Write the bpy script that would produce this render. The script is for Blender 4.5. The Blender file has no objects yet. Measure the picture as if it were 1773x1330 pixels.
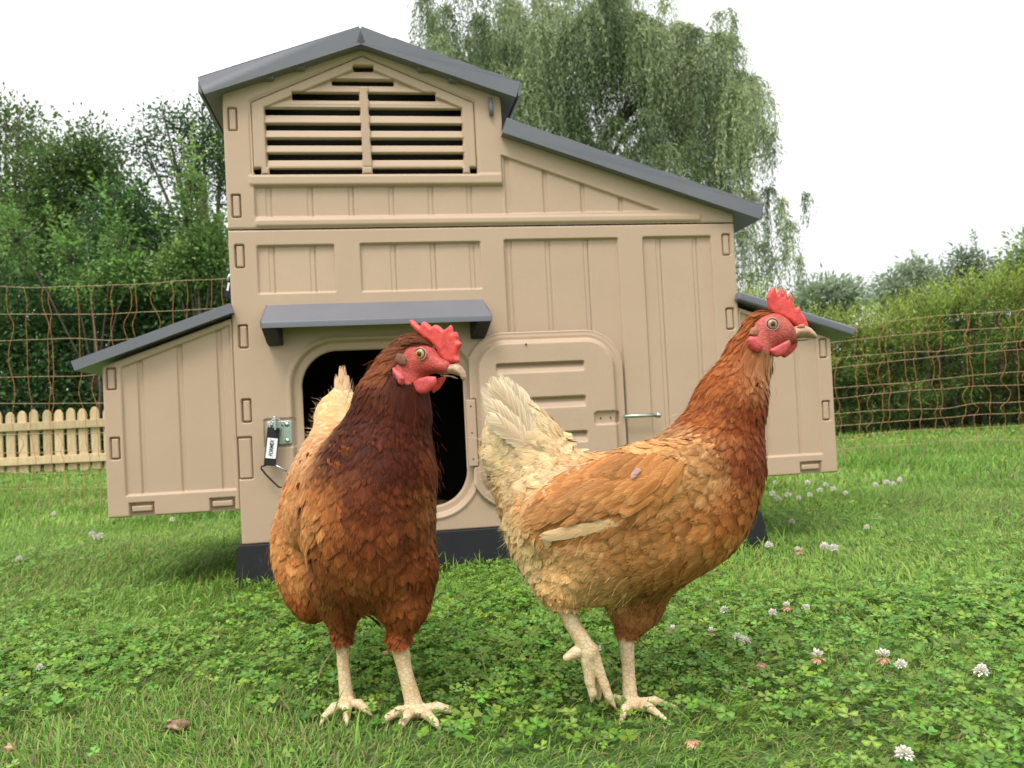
import bpy, math, random
import numpy as np
from math import radians

random.seed(7)
RNG = np.random.default_rng(11)
scene = bpy.context.scene
COL = scene.collection

# ------------------------------------------------------------------ camera
IW, IH, FPX, CAM_H = 1773., 1330., 1480., .33
PITCH, ROLL = radians(1.0), math.atan(.050)
SHIFT_PX = (725. - IH / 2) - FPX * math.tan(PITCH)
cam_d = bpy.data.cameras.new("camera")
cam = bpy.data.objects.new("camera", cam_d)
COL.objects.link(cam)
cam_d.sensor_width = 36.
cam_d.lens = 36. * FPX / IW
cam_d.shift_y = SHIFT_PX / IW
cam_d.clip_start, cam_d.clip_end = .02, 500.
cam_d.dof.use_dof = True
cam_d.dof.focus_distance = 1.0
cam_d.dof.aperture_fstop = 14.
fw = np.array([0, math.cos(PITCH), math.sin(PITCH)])
up0 = np.array([0, -math.sin(PITCH), math.cos(PITCH)])
rt0 = np.array([1., 0, 0])
rt = rt0 * math.cos(ROLL) - up0 * math.sin(ROLL)
up = rt0 * math.sin(ROLL) + up0 * math.cos(ROLL)
from mathutils import Matrix
cam.matrix_world = Matrix(((rt[0], up[0], -fw[0], 0), (rt[1], up[1], -fw[1], 0),
                           (rt[2], up[2], -fw[2], CAM_H), (0, 0, 0, 1)))
scene.camera = cam
CAMP = np.array([0, 0, CAM_H])

# ------------------------------------------------------------------ sky and sun (bright overcast)
SUN_EL, SUN_AZ = radians(58), radians(205)      # azimuth clockwise from +Y
world = bpy.data.worlds.new("World")
scene.world = world
world.use_nodes = True
nt = world.node_tree
bg = nt.nodes["Background"]
sky = nt.nodes.new("ShaderNodeTexSky")
sky.sky_type = 'NISHITA'
sky.sun_disc = False
sky.sun_elevation = SUN_EL
sky.sun_rotation = SUN_AZ
sky.dust_density = 4.0
hs = nt.nodes.new("ShaderNodeHueSaturation")
hs.inputs['Saturation'].default_value = .10
mx = nt.nodes.new("ShaderNodeMixRGB")
mx.inputs[0].default_value = .6
mx.inputs[2].default_value = (13.0, 13.2, 13.4, 1)    # even white cloud cover
nt.links.new(sky.outputs[0], hs.inputs['Color'])
nt.links.new(hs.outputs[0], mx.inputs[1])
# overcast: zenith about three times as bright as the horizon
tcw = nt.nodes.new("ShaderNodeTexCoord")
sxw = nt.nodes.new("ShaderNodeSeparateXYZ")
mrw = nt.nodes.new("ShaderNodeMapRange")
mrw.inputs['From Min'].default_value, mrw.inputs['From Max'].default_value = 0., 1.
mrw.inputs['To Min'].default_value, mrw.inputs['To Max'].default_value = .62, 1.5
mlw = nt.nodes.new("ShaderNodeVectorMath")
mlw.operation = 'SCALE'
nt.links.new(tcw.outputs['Generated'], sxw.inputs[0])
nt.links.new(sxw.outputs[2], mrw.inputs['Value'])
nt.links.new(mx.outputs[0], mlw.inputs[0])
nt.links.new(mrw.outputs[0], mlw.inputs['Scale'])
nt.links.new(mlw.outputs[0], bg.inputs['Color'])
bg.inputs['Strength'].default_value = .12
sun_d = bpy.data.lights.new("sun", 'SUN')
sun_d.energy = 1.5
sun_d.angle = radians(18)
sun_d.color = (1., .96, .9)
sun = bpy.data.objects.new("sun", sun_d)
COL.objects.link(sun)
sun.rotation_euler = (math.pi / 2 - SUN_EL, 0, math.pi - SUN_AZ + 0.0)
scene.view_settings.view_transform = 'Standard'
scene.view_settings.look = 'None'
scene.view_settings.exposure = .42
scene.cycles.transparent_max_bounces = 24
scene.cycles.max_bounces = 6


# ------------------------------------------------------------------ helpers
def lin(r, g, b, k=1.0):
    f = lambda c: (c / 255 / 12.92 if c / 255 <= .04045 else ((c / 255 + .055) / 1.055) ** 2.4) * k
    return np.array([f(r), f(g), f(b)])


def ray(px, py):
    cyy = IH / 2 + SHIFT_PX
    return fw + rt * ((px - IW / 2) / FPX) - up * ((py - cyy) / FPX)


def at(px, py, Y):
    d = ray(px, py)
    return CAMP + d * (Y / d[1])


def on_ground(px, py, z=0.):
    d = ray(px, py)
    return CAMP + d * ((z - CAM_H) / d[2])


def on_plane(px, py, q, n):
    d = ray(px, py)
    return CAMP + d * (((q - CAMP) @ n) / (d @ n))


def tag(o, label=None, cat=None, group=None, kind=None):
    if label: o['label'] = label
    if cat: o['category'] = cat
    if group: o['group'] = group
    if kind: o['kind'] = kind
    return o


def empty(name, loc=(0, 0, 0), rz=0.):
    o = bpy.data.objects.new(name, None)
    o.empty_display_size = .05
    COL.objects.link(o)
    o.location = loc
    o.rotation_euler = (0, 0, rz)
    return o


def build(name, verts, faces, mat, parent=None, smooth=True, col=None, uv=None, origin=None):
    """faces: list of int arrays (n,3) or (n,4).  verts in the parent's frame."""
    v = np.asarray(verts, np.float32).reshape(-1, 3)
    if origin is not None: v = v - np.asarray(origin, np.float32)
    if isinstance(faces, np.ndarray): faces = [faces]
    faces = [np.asarray(f, np.int32) for f in faces if len(f)]
    me = bpy.data.meshes.new(name)
    me.vertices.add(len(v))
    me.vertices.foreach_set('co', v.ravel())
    loops = np.concatenate([f.ravel() for f in faces])
    tot = np.concatenate([np.full(len(f), f.shape[1], np.int32) for f in faces])
    st = np.concatenate([[0], np.cumsum(tot)[:-1]]).astype(np.int32)
    me.loops.add(len(loops))
    me.polygons.add(len(tot))
    me.loops.foreach_set('vertex_index', loops)
    me.polygons.foreach_set('loop_start', st)
    me.polygons.foreach_set('loop_total', tot)
    me.polygons.foreach_set('use_smooth', np.full(len(tot), smooth, bool))
    if col is not None:
        a = me.attributes.new('Col', 'FLOAT_COLOR', 'POINT')
        c = np.ones((len(v), 4), np.float32)
        c[:, :3] = np.asarray(col).reshape(-1, 3)
        a.data.foreach_set('color', c.ravel())
    if uv is not None:
        u = me.uv_layers.new(name='UVMap')
        u.data.foreach_set('uv', np.asarray(uv, np.float32).reshape(-1, 2)[loops].ravel())
    me.update(calc_edges=True)
    me.validate()
    me.materials.append(mat)
    o = bpy.data.objects.new(name, me)
    COL.objects.link(o)
    if parent is not None: o.parent = parent
    if origin is not None: o.location = origin
    return o


class MB:
    """collects shapes, then makes one mesh"""

    def __init__(s): s.v, s.q, s.t, s.n = [], [], [], 0

    def add(s, v, q=(), t=()):
        v = np.asarray(v, float).reshape(-1, 3)
        if len(q): s.q.append(np.asarray(q, int).reshape(-1, 4) + s.n)
        if len(t): s.t.append(np.asarray(t, int).reshape(-1, 3) + s.n)
        s.v.append(v)
        s.n += len(v)
        return s

    def box(s, a, b):
        a, b = np.minimum(a, b), np.maximum(a, b)
        v = [(x, y, z) for x in (a[0], b[0]) for y in (a[1], b[1]) for z in (a[2], b[2])]
        return s.add(v, [(0, 1, 3, 2), (4, 6, 7, 5), (0, 4, 5, 1), (2, 3, 7, 6), (0, 2, 6, 4), (1, 5, 7, 3)])

    def prism(s, poly, y0, y1):
        """(x,z) polygon, counter-clockwise from the front, pushed from y0 (front) to y1"""
        n = len(poly)
        v = [(x, y0, z) for x, z in poly] + [(x, y1, z) for x, z in poly]
        i = np.arange(n)
        j = (i + 1) % n
        s.add(v, np.stack([i, i + n, j + n, j], 1))
        base = s.n - 2 * n
        for k in range(1, n - 1):
            s.t.append(np.array([[base, base + k, base + k + 1], [base + n, base + n + k + 1, base + n + k]]))
        return s

    def tube(s, pts, r, sides=8, cap=True):
        pts = np.asarray(pts, float)
        n = len(pts)
        r = np.broadcast_to(np.asarray(r, float), (n,))
        tg = np.gradient(pts, axis=0)
        tg /= np.linalg.norm(tg, axis=1)[:, None] + 1e-12
        ref = np.array([0, 0, 1.]) if abs(tg[0, 2]) < .9 else np.array([1., 0, 0])
        ring = []
        for k in range(n):
            a = np.cross(tg[k], ref)
            a /= np.linalg.norm(a)
            b = np.cross(a, tg[k])
            ref = b
            th = np.arange(sides) * 2 * math.pi / sides
            ring.append(pts[k] + r[k] * (np.cos(th)[:, None] * a + np.sin(th)[:, None] * b))
        v = np.concatenate(ring)
        i = np.arange(sides)
        j = (i + 1) % sides
        q = np.concatenate([np.stack([k * sides + i, k * sides + j, (k + 1) * sides + j, (k + 1) * sides + i], 1) for k in range(n - 1)])
        t = []
        if cap:
            v = np.concatenate([v, pts[:1], pts[-1:]])
            c0, c1 = n * sides, n * sides + 1
            t = [(c0, jj, ii) for ii, jj in zip(i, j)] + [(c1, (n - 1) * sides + ii, (n - 1) * sides + jj) for ii, jj in zip(i, j)]
        return s.add(v, q, t)

    def make(s, name, mat, parent=None, smooth=False, **k):
        f = []
        if s.q: f.append(np.concatenate(s.q))
        if s.t: f.append(np.concatenate(s.t))
        return build(name, np.concatenate(s.v), f, mat, parent, smooth, **k)


def bevel(o, w, seg=2):
    m = o.modifiers.new('bevel', 'BEVEL')
    m.width = w
    m.segments = seg
    m.limit_method = 'ANGLE'
    m.angle_limit = radians(35)
    for p in o.data.polygons: p.use_smooth = True
    w2 = o.modifiers.new('wn', 'WEIGHTED_NORMAL')
    return o


def noise_fn(seed, cells=64):
    g = np.random.default_rng(seed).random((cells, cells))

    def f(x, y, freq):
        x = np.asarray(x) * freq
        y = np.asarray(y) * freq
        xi, yi = np.floor(x).astype(int), np.floor(y).astype(int)
        fx, fy = x - xi, y - yi
        fx, fy = fx * fx * (3 - 2 * fx), fy * fy * (3 - 2 * fy)
        G = lambda a, b: g[a % cells, b % cells]
        return (G(xi, yi) * (1 - fx) * (1 - fy) + G(xi + 1, yi) * fx * (1 - fy) +
                G(xi, yi + 1) * (1 - fx) * fy + G(xi + 1, yi + 1) * fx * fy)
    return f


N2 = noise_fn(3)


# ------------------------------------------------------------------ materials
def material(name):
    m = bpy.data.materials.new(name)
    m.use_nodes = True
    t = m.node_tree
    b = t.nodes['Principled BSDF']
    return m, t, b


def nd(t, typ, **k):
    n = t.nodes.new(typ)
    for a, v in k.items():
        if a in n.inputs: n.inputs[a].default_value = v
        else: setattr(n, a, v)
    return n


def plastic(name, c, rough=.5, var=.08, bump=.12, scale=900., dirt=None, dirt_amt=.0):
    m, t, b = material(name)
    tc = nd(t, 'ShaderNodeTexCoord')
    n1 = nd(t, 'ShaderNodeTexNoise', Scale=7., Detail=5.)
    n2 = nd(t, 'ShaderNodeTexNoise', Scale=scale, Detail=2.)
    n3 = nd(t, 'ShaderNodeTexNoise', Scale=scale * .12, Detail=3.)
    for n in (n1, n2, n3): t.links.new(tc.outputs['Object'], n.inputs['Vector'])
    r = nd(t, 'ShaderNodeValToRGB')
    r.color_ramp.elements[0].position, r.color_ramp.elements[1].position = .3, .7
    r.color_ramp.elements[0].color = (*[x * (1 - var) for x in c], 1)
    r.color_ramp.elements[1].color = (*[min(1, x * (1 + var)) for x in c], 1)
    t.links.new(n1.outputs[0], r.inputs[0])
    mixn = nd(t, 'ShaderNodeMixRGB', blend_type='OVERLAY')
    mixn.inputs[0].default_value = .10
    t.links.new(r.outputs[0], mixn.inputs[1])
    t.links.new(n2.outputs[0], mixn.inputs[2])
    out = mixn.outputs[0]
    if dirt is not None:
        # dust and mud splashes with a shape of their own, thicker on some patches
        n4 = nd(t, 'ShaderNodeTexNoise', Scale=26., Detail=8., Roughness=.7)
        t.links.new(tc.outputs['Object'], n4.inputs['Vector'])
        rr = nd(t, 'ShaderNodeValToRGB')
        rr.color_ramp.elements[0].position, rr.color_ramp.elements[1].position = .56, .74
        t.links.new(n4.outputs[0], rr.inputs[0])
        mm = nd(t, 'ShaderNodeMath', operation='MULTIPLY')
        mm.inputs[1].default_value = dirt_amt
        t.links.new(rr.outputs[0], mm.inputs[0])
        md = nd(t, 'ShaderNodeMixRGB')
        md.inputs[2].default_value = (*dirt, 1)
        t.links.new(mm.outputs[0], md.inputs[0])
        t.links.new(out, md.inputs[1])
        out = md.outputs[0]
    t.links.new(out, b.inputs['Base Color'])
    b.inputs['Roughness'].default_value = rough
    b.inputs['Specular IOR Level'].default_value = .35
    ad = nd(t, 'ShaderNodeMath', operation='MULTIPLY_ADD')
    ad.inputs[1].default_value = .6
    t.links.new(n2.outputs[0], ad.inputs[0])
    t.links.new(n3.outputs[0], ad.inputs[2])
    bp = nd(t, 'ShaderNodeBump', Strength=bump, Distance=.002)
    t.links.new(ad.outputs[0], bp.inputs['Height'])
    t.links.new(bp.outputs[0], b.inputs['Normal'])
    return m


M = {}
M['tan'] = plastic('tan_plastic', (.448, .322, .222), .5, .03, .10, 700., dirt=(.30, .21, .13), dirt_amt=.10)
M['grey'] = plastic('slate_grey_plastic', (.142, .146, .164), .32, .06, .12, 600.)
M['black'] = plastic('charcoal_plastic', (.017, .0175, .022), .45, .10, .15, 500., dirt=(.10, .09, .07), dirt_amt=.25)
M['inside'] = plastic('inside_shade', (.02, .018, .016), .8, .2, .1, 300.)  # near-black colour stands in for shade inside the coop
M['rubber'] = plastic('black_webbing', (.012, .012, .014), .6, .1, .4, 900.)
M['hole'] = plastic('screw_hole', (.015, .01, .008), .9, .1, .1, 300.)


def metal(name, c, rough, met=1.):
    m, t, b = material(name)
    tc = nd(t, 'ShaderNodeTexCoord')
    n = nd(t, 'ShaderNodeTexNoise', Scale=160., Detail=4.)
    t.links.new(tc.outputs['Object'], n.inputs['Vector'])
    r = nd(t, 'ShaderNodeValToRGB')
    r.color_ramp.elements[0].color = (*[x * .75 for x in c], 1)
    r.color_ramp.elements[1].color = (*c, 1)
    t.links.new(n.outputs[0], r.inputs[0])
    t.links.new(r.outputs[0], b.inputs['Base Color'])
    b.inputs['Metallic'].default_value = met
    b.inputs['Roughness'].default_value = rough
    return m


M['zinc'] = metal('zinc_plated_steel', (.55, .64, .58), .32)
M['steel'] = metal('bright_steel', (.75, .77, .78), .22)
M['blackmetal'] = metal('black_coated_metal', (.02, .02, .022), .3, .3)
M['white'] = plastic('white_tag', (.8, .8, .8), .6, .02, .05, 300.)


def attr_mat(name, rough=.55, transl=.0, streak=False, spec=.3, varscale=60., ragged=False, sheen=0.):
    m, t, b = material(name)
    a = nd(t, 'ShaderNodeAttribute', attribute_name='Col')
    col = a.outputs['Color']
    tc = nd(t, 'ShaderNodeTexCoord')
    if streak:
        uv = nd(t, 'ShaderNodeSeparateXYZ')
        t.links.new(tc.outputs['UV'], uv.inputs[0])
        # barbs leave the shaft slantwise: coordinate = v - .35*|u-.5|*2
        ab = nd(t, 'ShaderNodeMath', operation='ABSOLUTE')
        sb = nd(t, 'ShaderNodeMath', operation='SUBTRACT')
        sb.inputs[1].default_value = .5
        t.links.new(uv.outputs[0], sb.inputs[0])
        t.links.new(sb.outputs[0], ab.inputs[0])
        ma = nd(t, 'ShaderNodeMath', operation='MULTIPLY_ADD')
        ma.inputs[1].default_value = -.75
        t.links.new(ab.outputs[0], ma.inputs[0])
        t.links.new(uv.outputs[1], ma.inputs[2])
        cb = nd(t, 'ShaderNodeCombineXYZ')
        t.links.new(ma.outputs[0], cb.inputs[0])
        sc = nd(t, 'ShaderNodeMath', operation='MULTIPLY')
        sc.inputs[1].default_value = .06
        t.links.new(uv.outputs[0], sc.inputs[0])
        t.links.new(sc.outputs[0], cb.inputs[1])
        ge = nd(t, 'ShaderNodeNewGeometry')
        ri = nd(t, 'ShaderNodeMath', operation='MULTIPLY')
        ri.inputs[1].default_value = 37.
        t.links.new(ge.outputs['Random Per Island'], ri.inputs[0])
        t.links.new(ri.outputs[0], cb.inputs[2])
        n = nd(t, 'ShaderNodeTexNoise', Scale=22., Detail=3., Roughness=.6)
        t.links.new(cb.outputs[0], n.inputs['Vector'])
        r = nd(t, 'ShaderNodeValToRGB')
        r.color_ramp.elements[0].position, r.color_ramp.elements[1].position = .28, .72
        r.color_ramp.elements[0].color = (.62, .60, .58, 1)
        r.color_ramp.elements[1].color = (1.25, 1.25, 1.22, 1)
        t.links.new(n.outputs[0], r.inputs[0])
        mu = nd(t, 'ShaderNodeMixRGB', blend_type='MULTIPLY')
        mu.inputs[0].default_value = 1.
        t.links.new(col, mu.inputs[1])
        t.links.new(r.outputs[0], mu.inputs[2])
        col = mu.outputs[0]
        bp = nd(t, 'ShaderNodeBump', Strength=.22, Distance=.0008)
        t.links.new(n.outputs[0], bp.inputs['Height'])
        t.links.new(bp.outputs[0], b.inputs['Normal'])
    else:
        n = nd(t, 'ShaderNodeTexNoise', Scale=varscale, Detail=3.)
        t.links.new(tc.outputs['Object'], n.inputs['Vector'])
        r = nd(t, 'ShaderNodeValToRGB')
        r.color_ramp.elements[0].position, r.color_ramp.elements[1].position = .3, .7
        r.color_ramp.elements[0].color = (.82, .82, .82, 1)
        r.color_ramp.elements[1].color = (1.15, 1.15, 1.15, 1)
        t.links.new(n.outputs[0], r.inputs[0])
        mu = nd(t, 'ShaderNodeMixRGB', blend_type='MULTIPLY')
        mu.inputs[0].default_value = 1.
        t.links.new(col, mu.inputs[1])
        t.links.new(r.outputs[0], mu.inputs[2])
        col = mu.outputs[0]
    if name == 'hen_skin':
        vo = nd(t, 'ShaderNodeTexVoronoi', Scale=520.)
        n5 = nd(t, 'ShaderNodeTexNoise', Scale=190., Detail=4., Distortion=2.)
        for q in (vo, n5): t.links.new(tc.outputs['Object'], q.inputs['Vector'])
        adx = nd(t, 'ShaderNodeMath', operation='MULTIPLY_ADD')
        adx.inputs[1].default_value = 1.6
        t.links.new(n5.outputs[0], adx.inputs[0])
        t.links.new(vo.outputs['Distance'], adx.inputs[2])
        bp = nd(t, 'ShaderNodeBump', Strength=.5, Distance=.0010)
        t.links.new(adx.outputs[0], bp.inputs['Height'])
        t.links.new(bp.outputs[0], b.inputs['Normal'])
    t.links.new(col, b.inputs['Base Color'])
    b.inputs['Roughness'].default_value = rough
    b.inputs['Specular IOR Level'].default_value = spec
    if sheen: b.inputs['Sheen Weight'].default_value = sheen
    out = t.nodes['Material Output']
    sh = b.outputs[0]
    if transl:
        tr = nd(t, 'ShaderNodeBsdfTranslucent')
        t.links.new(col, tr.inputs['Color'])
        mx = nd(t, 'ShaderNodeMixShader')
        mx.inputs[0].default_value = transl
        t.links.new(sh, mx.inputs[1])
        t.links.new(tr.outputs[0], mx.inputs[2])
        sh = mx.outputs[0]
    if ragged:
        # barbs end unevenly: open the edge and the tip between barbs
        ed = nd(t, 'ShaderNodeMath', operation='MULTIPLY')      # |u-.5|*2
        ed.inputs[1].default_value = 2.
        t.links.new(ab.outputs[0], ed.inputs[0])
        mxx = nd(t, 'ShaderNodeMath', operation='MAXIMUM')
        t.links.new(ed.outputs[0], mxx.inputs[0])
        t.links.new(uv.outputs[1], mxx.inputs[1])
        k = nd(t, 'ShaderNodeMath', operation='MULTIPLY_ADD')   # noise*1.1 - edge
        k.inputs[1].default_value = .85
        k.inputs[2].default_value = .535
        t.links.new(n.outputs[0], k.inputs[0])
        lt = nd(t, 'ShaderNodeMath', operation='LESS_THAN')
        t.links.new(k.outputs[0], lt.inputs[0])
        t.links.new(mxx.outputs[0], lt.inputs[1])
        tp = nd(t, 'ShaderNodeBsdfTransparent')
        mx2 = nd(t, 'ShaderNodeMixShader')
        t.links.new(lt.outputs[0], mx2.inputs[0])
        t.links.new(sh, mx2.inputs[1])
        t.links.new(tp.outputs[0], mx2.inputs[2])
        sh = mx2.outputs[0]
    t.links.new(sh, out.inputs['Surface'])
    return m


M['grass'] = attr_mat('grass_blades', .5, .35, spec=.25, varscale=30.)
M['leaf'] = attr_mat('leaves', .5, .30, spec=.3, varscale=8.)
M['feather'] = attr_mat('feathers', .62, .10, streak=True, spec=.14, ragged=True)
M['down'] = attr_mat('down', .7, .2, spec=.1)
M['skin'] = attr_mat('hen_skin', .5, .0, spec=.3, varscale=140.)
M['wood'] = None


def red_flesh(name, c, rough=.42):
    m, t, b = material(name)
    tc = nd(t, 'ShaderNodeTexCoord')
    n = nd(t, 'ShaderNodeTexVoronoi', Scale=620.)
    n1 = nd(t, 'ShaderNodeTexNoise', Scale=120., Detail=4.)
    t.links.new(tc.outputs['Object'], n.inputs['Vector'])
    t.links.new(tc.outputs['Object'], n1.inputs['Vector'])
    r = nd(t, 'ShaderNodeValToRGB')
    r.color_ramp.elements[0].position, r.color_ramp.elements[1].position = .3, .7
    r.color_ramp.elements[0].color = (*[x * .70 for x in c], 1)
    r.color_ramp.elements[1].color = (*[min(1, x * 1.15 + .03) for x in c], 1)
    t.links.new(n1.outputs[0], r.inputs[0])
    t.links.new(r.outputs[0], b.inputs['Base Color'])
    b.inputs['Roughness'].default_value = rough
    b.inputs['Subsurface Weight'].default_value = .25
    b.inputs['Subsurface Radius'].default_value = (.006, .002, .001)
    b.inputs['Subsurface Scale'].default_value = 1.
    bp = nd(t, 'ShaderNodeBump', Strength=.25, Distance=.0008)
    t.links.new(n.outputs[0], bp.inputs['Height'])
    t.links.new(bp.outputs[0], b.inputs['Normal'])
    return m


M['comb'] = red_flesh('comb_flesh', (.64, .048, .036))
M['wattle'] = red_flesh('wattle_flesh', (.54, .058, .056))


def simple(name, c, rough=.4, noise=.1, scale=200., spec=.4):
    m, t, b = material(name)
    tc = nd(t, 'ShaderNodeTexCoord')
    n = nd(t, 'ShaderNodeTexNoise', Scale=scale, Detail=4.)
    t.links.new(tc.outputs['Object'], n.inputs['Vector'])
    r = nd(t, 'ShaderNodeValToRGB')
    r.color_ramp.elements[0].position, r.color_ramp.elements[1].position = .3, .7
    r.color_ramp.elements[0].color = (*[x * (1 - noise) for x in c], 1)
    r.color_ramp.elements[1].color = (*[x * (1 + noise) for x in c], 1)
    t.links.new(n.outputs[0], r.inputs[0])
    t.links.new(r.outputs[0], b.inputs['Base Color'])
    b.inputs['Roughness'].default_value = rough
    b.inputs['Specular IOR Level'].default_value = spec
    return m


M['beak'] = simple('horn', (.40, .25, .16), .38, .3, 130.)
M['pupil'] = simple('pupil', (.006, .005, .005), .05, .05, 100., .8)
M['iris'] = simple('iris', (.50, .23, .05), .2, .25, 700., .6)
M['bark'] = simple('bark', (.10, .08, .06), .9, .4, 30.)
M['twine_o'] = simple('orange_twine', (.36, .16, .055), .7, .4, 90.)
M['twine_p'] = simple('polywire', (.36, .26, .14), .7, .4, 90.)
M['flower'] = simple('white_floret', (.74, .71, .62), .6, .1, 400.)
M['flower_old'] = simple('faded_floret', (.45, .28, .16), .7, .3, 400.)
M['stem'] = simple('stem', (.10, .18, .05), .6, .2, 200.)
M['yellow'] = simple('yellow_petals', (.75, .48, .02), .6, .15, 300.)
M['soil'] = simple('dried_mud', (.30, .19, .12), .95, .6, 150.)


def wood_mat():
    m, t, b = material('treated_pine')
    tc = nd(t, 'ShaderNodeTexCoord')
    mp = nd(t, 'ShaderNodeMapping')
    mp.inputs['Scale'].default_value = (14, 14, 2.2)
    t.links.new(tc.outputs['Object'], mp.inputs[0])
    n = nd(t, 'ShaderNodeTexNoise', Scale=4., Detail=6., Distortion=1.)
    t.links.new(mp.outputs[0], n.inputs['Vector'])
    oi = nd(t, 'ShaderNodeObjectInfo')
    r = nd(t, 'ShaderNodeValToRGB')
    r.color_ramp.elements[0].position, r.color_ramp.elements[1].position = .25, .75
    r.color_ramp.elements[0].color = (.40, .29, .15, 1)
    r.color_ramp.elements[1].color = (.62, .47, .27, 1)
    t.links.new(n.outputs[0], r.inputs[0])
    h = nd(t, 'ShaderNodeHueSaturation')
    mr = nd(t, 'ShaderNodeMapRange')
    mr.inputs['To Min'].default_value, mr.inputs['To Max'].default_value = .75, 1.15
    t.links.new(oi.outputs['Random'], mr.inputs['Value'])
    t.links.new(mr.outputs[0], h.inputs['Value'])
    t.links.new(r.outputs[0], h.inputs['Color'])
    t.links.new(h.outputs[0], b.inputs['Base Color'])
    b.inputs['Roughness'].default_value = .75
    return m


M['wood'] = wood_mat()


def ground_mat():
    m, t, b = material('lawn_soil')
    tc = nd(t, 'ShaderNodeTexCoord')
    n = nd(t, 'ShaderNodeTexNoise', Scale=1.2, Detail=8., Roughness=.7)
    n2 = nd(t, 'ShaderNodeTexNoise', Scale=90., Detail=6., Roughness=.7)
    for q in (n, n2): t.links.new(tc.outputs['Object'], q.inputs['Vector'])
    r = nd(t, 'ShaderNodeValToRGB')
    r.color_ramp.elements[0].position, r.color_ramp.elements[1].position = .3, .7
    r.color_ramp.elements[0].color = (.06, .13, .025, 1)
    r.color_ramp.elements[1].color = (.13, .21, .05, 1)
    t.links.new(n.outputs[0], r.inputs[0])
    mu = nd(t, 'ShaderNodeMixRGB', blend_type='OVERLAY')
    mu.inputs[0].default_value = .8
    t.links.new(r.outputs[0], mu.inputs[1])
    t.links.new(n2.outputs[0], mu.inputs[2])
    t.links.new(mu.outputs[0], b.inputs['Base Color'])
    b.inputs['Roughness'].default_value = .95
    bp = nd(t, 'ShaderNodeBump', Strength=.8, Distance=.02)
    t.links.new(n2.outputs[0], bp.inputs['Height'])
    t.links.new(bp.outputs[0], b.inputs['Normal'])
    return m


M['ground'] = ground_mat()

# ------------------------------------------------------------------ ground
g = MB()
g.add([(-150, -30, 0), (150, -30, 0), (150, 250, 0), (-150, 250, 0)], [(0, 1, 2, 3)])
tag(g.make('ground', M['ground']), kind='structure')

# ------------------------------------------------------------------ 2-D distance helpers
def rbox(U, V, u0, u1, v0, v1, r=0.):
    qx = np.abs(U - (u0 + u1) / 2) - (u1 - u0) / 2 + r
    qy = np.abs(V - (v0 + v1) / 2) - (v1 - v0) / 2 + r
    return np.hypot(np.maximum(qx, 0), np.maximum(qy, 0)) + np.minimum(np.maximum(qx, qy), 0) - r


def poly_sd(U, V, P):
    P = np.asarray(P, float)
    d = np.full(U.shape, 1e9)
    ins = np.zeros(U.shape, bool)
    for i in range(len(P)):
        a, b = P[i - 1], P[i]
        e = b - a
        wx, wy = U - a[0], V - a[1]
        t = np.clip((wx * e[0] + wy * e[1]) / (e @ e), 0, 1)
        d = np.minimum(d, np.hypot(wx - e[0] * t, wy - e[1] * t))
        c = ((P[i - 1][1] > V) != (P[i][1] > V))
        with np.errstate(divide='ignore', invalid='ignore'):
            x = (b[0] - a[0]) * (V - a[1]) / (b[1] - a[1] + 1e-15) + a[0]
        ins ^= c & (U < x)
    return np.where(ins, -d, d)


def inn(s, w):
    t = np.clip(.5 - s / w, 0, 1)
    return t * t * (3 - 2 * t)


def relief(name, box, outline, height, cell, thick, mat, parent, y0=0.):
    """a moulded panel: outline(U,V)<0 is material, height(U,V) stands out towards the front"""
    u0, u1, v0, v1 = box
    nu, nv = int(round((u1 - u0) / cell)) + 1, int(round((v1 - v0) / cell)) + 1
    U, V = np.meshgrid(np.linspace(u0, u1, nu), np.linspace(v0, v1, nv), indexing='ij')
    s = outline(U, V)
    gu, gv = np.gradient(s, (u1 - u0) / (nu - 1), (v1 - v0) / (nv - 1))
    gl = np.maximum(gu * gu + gv * gv, .2)
    near = np.abs(s) < cell * .72
    U2 = np.where(near, U - s * gu / gl, U)
    V2 = np.where(near, V - s * gv / gl, V)
    cen = (s[:-1, :-1] + s[1:, :-1] + s[:-1, 1:] + s[1:, 1:]) / 4
    idx = np.arange(nu * nv).reshape(nu, nv)
    k = cen < 0
    q = np.stack([idx[:-1, :-1][k], idx[1:, :-1][k], idx[1:, 1:][k], idx[:-1, 1:][k]], 1)
    h = height(U2, V2)
    s2 = outline(U2, V2)
    rr = .004
    e = np.clip(1 + s2 / rr, 0, 1)
    h = h - rr * (1 - np.sqrt(np.maximum(1 - e * e, 0))) * .8
    v = np.stack([U2, y0 - h, V2], -1).reshape(-1, 3)
    used = np.unique(q)
    mp = -np.ones(nu * nv, int)
    mp[used] = np.arange(len(used))
    v = v[used]
    q = mp[q]
    ed = np.concatenate([q[:, [0, 1]], q[:, [1, 2]], q[:, [2, 3]], q[:, [3, 0]]])
    key = np.sort(ed, 1)
    key = key[:, 0] * len(v) + key[:, 1]
    un, inv, ct = np.unique(key, return_inverse=True, return_counts=True)
    b = ed[ct[inv] == 1]
    bv = np.unique(b)
    m2 = -np.ones(len(v), int)
    m2[bv] = np.arange(len(bv)) + len(v)
    vb = v[bv].copy()
    vb[:, 1] = y0 + thick
    q2 = np.stack([b[:, 1], b[:, 0], m2[b[:, 0]], m2[b[:, 1]]], 1)
    return build(name, np.concatenate([v, vb]), np.concatenate([q, q2]), mat, parent, True)


# ------------------------------------------------------------------ the coop
YAW = radians(9.)
COOP = np.array([-.3283, 1.8669, 0.])
coop = empty('chicken_coop', COOP, YAW)
tag(coop, 'tan plastic chicken coop with slate grey roofs standing on the lawn behind both hens', 'chicken coop')
CELL = .0015
CT, ST = math.cos(YAW), math.sin(YAW)


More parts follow.
